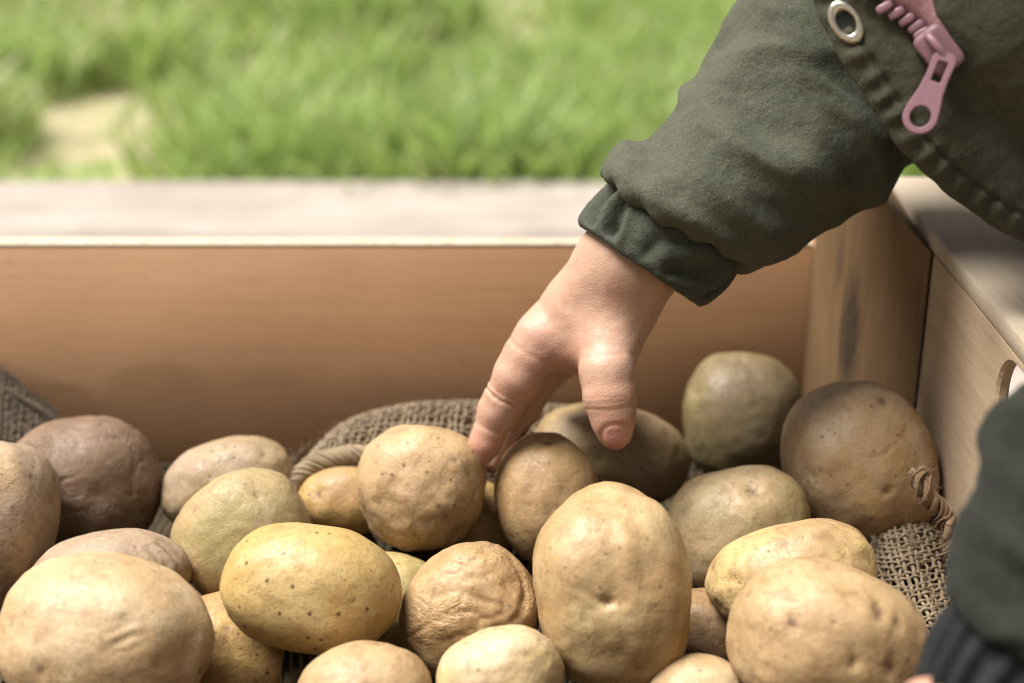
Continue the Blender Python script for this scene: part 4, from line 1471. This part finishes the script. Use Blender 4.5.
# zip
m_pink = mat_plain('pink_plastic', (0.225, 0.115, 0.14), 0.42, 0.0, 0.08, Specular_IOR_Level=0.45)
m_tape = mat_fabric('pink_zip_tape', (0.34, 0.18, 0.19), (0.29, 0.15, 0.16), 0.5, scale=1.6)
ZL = [(838, -40), (862, -14), (886, 2), (912, 20), (934, 42), (958, 70), (982, 98), (1004, 122), (1030, 142)]
ZP = crspline(np.array(ZL, float), 90)
Z3 = np.array([on_jacket(x, y)[0] for x, y in ZP])
for _ in range(8):
    Z3[1:-1] = (Z3[:-2] + Z3[1:-1] * 2 + Z3[2:]) / 4
zi = [on_jacket(x, y)[1] for x, y in ZP]
zin, zvd = inn[zi], vdir[zi]
Z3 = Z3 + zvd * (0.9 * smooth01((np.arange(90) - 52) / 12))[:, None]
lf = (1 - 0.72 * smooth01((np.arange(90) - 48) / 10))[:, None]
mbq = MB()
w0 = (0.75 + 0.58 * smooth01((52 - np.arange(90)) / 16))[:, None]
tp = np.stack([Z3 - zin * 0.05 - zvd * 0.16 * lf, Z3 + zin * w0 * 0.35 - zvd * 0.42 * lf, Z3 + zin * w0 * 0.8 - zvd * 0.40 * lf, Z3 + zin * w0 - zvd * 0.12 * lf, Z3 + zin * w0 * 0.8 + zvd * 0.1, Z3 + zvd * 0.05], 1)
mbq.add(tp.reshape(-1, 3), grid_faces(90, 6, True).tolist())
tape = mbq.build('zip_tape', m_tape, jacket)
mbq = MB()
zt = crspline(np.array([(850, -28), (884, 3), (904, 15), (920, 27), (928, 35)], float), 8)
for k, (x, y) in enumerate(zt):
    c, i = on_jacket(x - 3, y + 2, 0.32)
    d1, d2, d3 = -inn[i], tg[i], -vdir[i]
    v_, f_ = icosphere(3)
    q = np.sign(v_) * np.abs(v_) ** 0.6
    mbq.add(c + (q[:, :1] * 0.29) * d1 + (q[:, 1:2] * 0.16) * d2 + (q[:, 2:] * 0.17) * d3, f_.tolist())
mbq.build('zip_teeth', m_pink, tape, kind='stuff')

# slider: two plates, a neck and a bridge
sc_, si = on_jacket(938, 50, 0.45)
sx_ = W(960, 78, 52) - W(925, 34, 52)
sx_ /= np.linalg.norm(sx_)
sz_ = -vdir[si]
sz_ = sz_ - (sz_ @ sx_) * sx_
sz_ /= np.linalg.norm(sz_)
sy_ = np.cross(sz_, sx_)


def lbox(mb_, c, ext):
    v_, f_ = icosphere(3)
    q = np.sign(v_) * np.abs(v_) ** 0.35
    mb_.add(sc_ + sum((q[:, k:k + 1] * ext[k] + c[k]) * ax_ for k, ax_ in enumerate((sx_, sy_, sz_))), f_.tolist())


mbq = MB()
lbox(mbq, (0, 0, 0.0), (0.80, 0.55, 0.10))
lbox(mbq, (0, 0, 0.30), (0.74, 0.52, 0.10))
lbox(mbq, (-0.45, 0, 0.15), (0.14, 0.2, 0.2))
br = np.array([sc_ + sx_ * x + sz_ * z for x, z in ((-0.62, 0.32), (-0.5, 0.58), (-0.15, 0.72), (0.25, 0.7), (0.52, 0.55), (0.6, 0.32))])
mbq.tube(crspline(br, 20), 0.15, 8)
slider = mbq.build('zip_slider', m_pink, jacket)

# pull tab: outline with two holes, from a filled curve
def pull_tab():
    cu = bpy.data.curves.new('pull', 'CURVE')
    cu.dimensions = '2D'
    cu.fill_mode = 'BOTH'
    cu.extrude = 0.08
    cu.bevel_depth = 0.05
    cu.bevel_resolution = 3

    def spl(pts):
        s = cu.splines.new('POLY')
        s.points.add(len(pts) - 1)
        for q, (x, y) in zip(s.points, pts):
            q.co = (x, y, 0, 1)
        s.use_cyclic_u = True
    # length runs down -y from 0 to -3.05
    o = []
    for k in range(25):
        w = math.radians(180 + 180 * k / 24)
        o.append((0.60 * math.cos(w), -2.45 + 0.60 * math.sin(w)))
    o += [(0.56, -2.1), (0.43, -1.5), (0.38, -0.9), (0.40, -0.2), (0.33, -0.03), (0.2, 0.03), (-0.2, 0.03), (-0.33, -0.03), (-0.40, -0.2), (-0.38, -0.9), (-0.43, -1.5), (-0.56, -2.1)]
    spl(o)
    spl([(0.43 * math.cos(w), -2.45 + 0.45 * math.sin(w)) for w in np.linspace(0, 2 * math.pi, 28, endpoint=False)])
    spl([(0.23, -0.3), (0.23, -1.05), (0.18, -1.12), (-0.18, -1.12), (-0.23, -1.05), (-0.23, -0.3), (-0.18, -0.24), (0.18, -0.24)])
    ob = bpy.data.objects.new('pull', cu)
    COL.objects.link(ob)
    dg = bpy.context.evaluated_depsgraph_get()
    me = bpy.data.meshes.new_from_object(ob.evaluated_get(dg))
    vv = np.array([q.co[:] for q in me.vertices])
    ff = [list(p.vertices) for p in me.polygons]
    bpy.data.objects.remove(ob)
    bpy.data.curves.remove(cu)
    bpy.data.meshes.remove(me)
    return vv, ff


vv, ff = pull_tab()
top = W(947, 55, 48.6)
bot = W(914, 132, 48.9)
py_ = top - bot
Lp = np.linalg.norm(py_)
py_ /= Lp
pz_ = -vdir[si] * 0.92 + inn[si] * -0.25
pz_ -= (pz_ @ py_) * py_
pz_ /= np.linalg.norm(pz_)
px_ = np.cross(py_, pz_)
k = Lp / 3.05
mbq = MB()
mbq.add(top + (vv[:, :1] * k) * px_ + (vv[:, 1:2] * k) * py_ + (vv[:, 2:] * k) * pz_, ff)
mbq.build('zip_pull', m_pink, slider, smooth=False)

# trousers and shoes, kneeling outside the crate
KN = [np.array([28.0, 49.0, 5.5]), np.array([29.0, 62.0, 5.5])]


def leg_sdf(p):
    d = rcone(p, HIP + np.array([-1, -4, 0]), HIP + np.array([-1, 4, 0]), 8.8, 8.8)
    for s, kn in zip((-1, 1), KN):
        d = smin(d, rcone(p, HIP + np.array([0, s * 4.5, -1]), kn, 6.2, 5.0), 1.5)
        d = smin(d, rcone(p, kn, kn + np.array([22, -s * 1.0, -0.8]), 5.0, 3.8), 1.0)
    return d + 0.25 * noise(p * 0.3, 61)


qv, qf = surface_nets(leg_sdf, (16, 34, -3), (60, 80, 36), 0.5)
qv[:, 2] = np.maximum(qv[:, 2], 0.05)
mesh_obj('trousers', qv, qf, mat_fabric('dark_denim', (0.03, 0.04, 0.07), (0.025, 0.033, 0.055), 0.5), person)
m_shoe = mat_plain('brown_shoe_leather', (0.10, 0.055, 0.03), 0.5, 0, 0.2)
for s, kn in zip((-1, 1), KN):
    a0 = kn + np.array([21.5, -s * 1.0, -1.5])

    def shoe(p):
        d = rcone(p, a0, a0 + np.array([2.5, 0, -0.6]), 3.4, 3.0)
        return smin(d, rcone(p, a0 + np.array([2.5, 0, -0.5]), a0 + np.array([3.5, 0, 5.5]) * np.array([1, 1, -0.0]) + np.array([3, 0, -0.5]), 3.0, 2.2), 1.0)
    qv, qf = surface_nets(shoe, a0 - 6, a0 + np.array([14, 6, 6]), 0.4)
    qv[:, 2] = np.maximum(qv[:, 2], 0.05)
    mesh_obj('shoe', qv, qf, m_shoe, person)
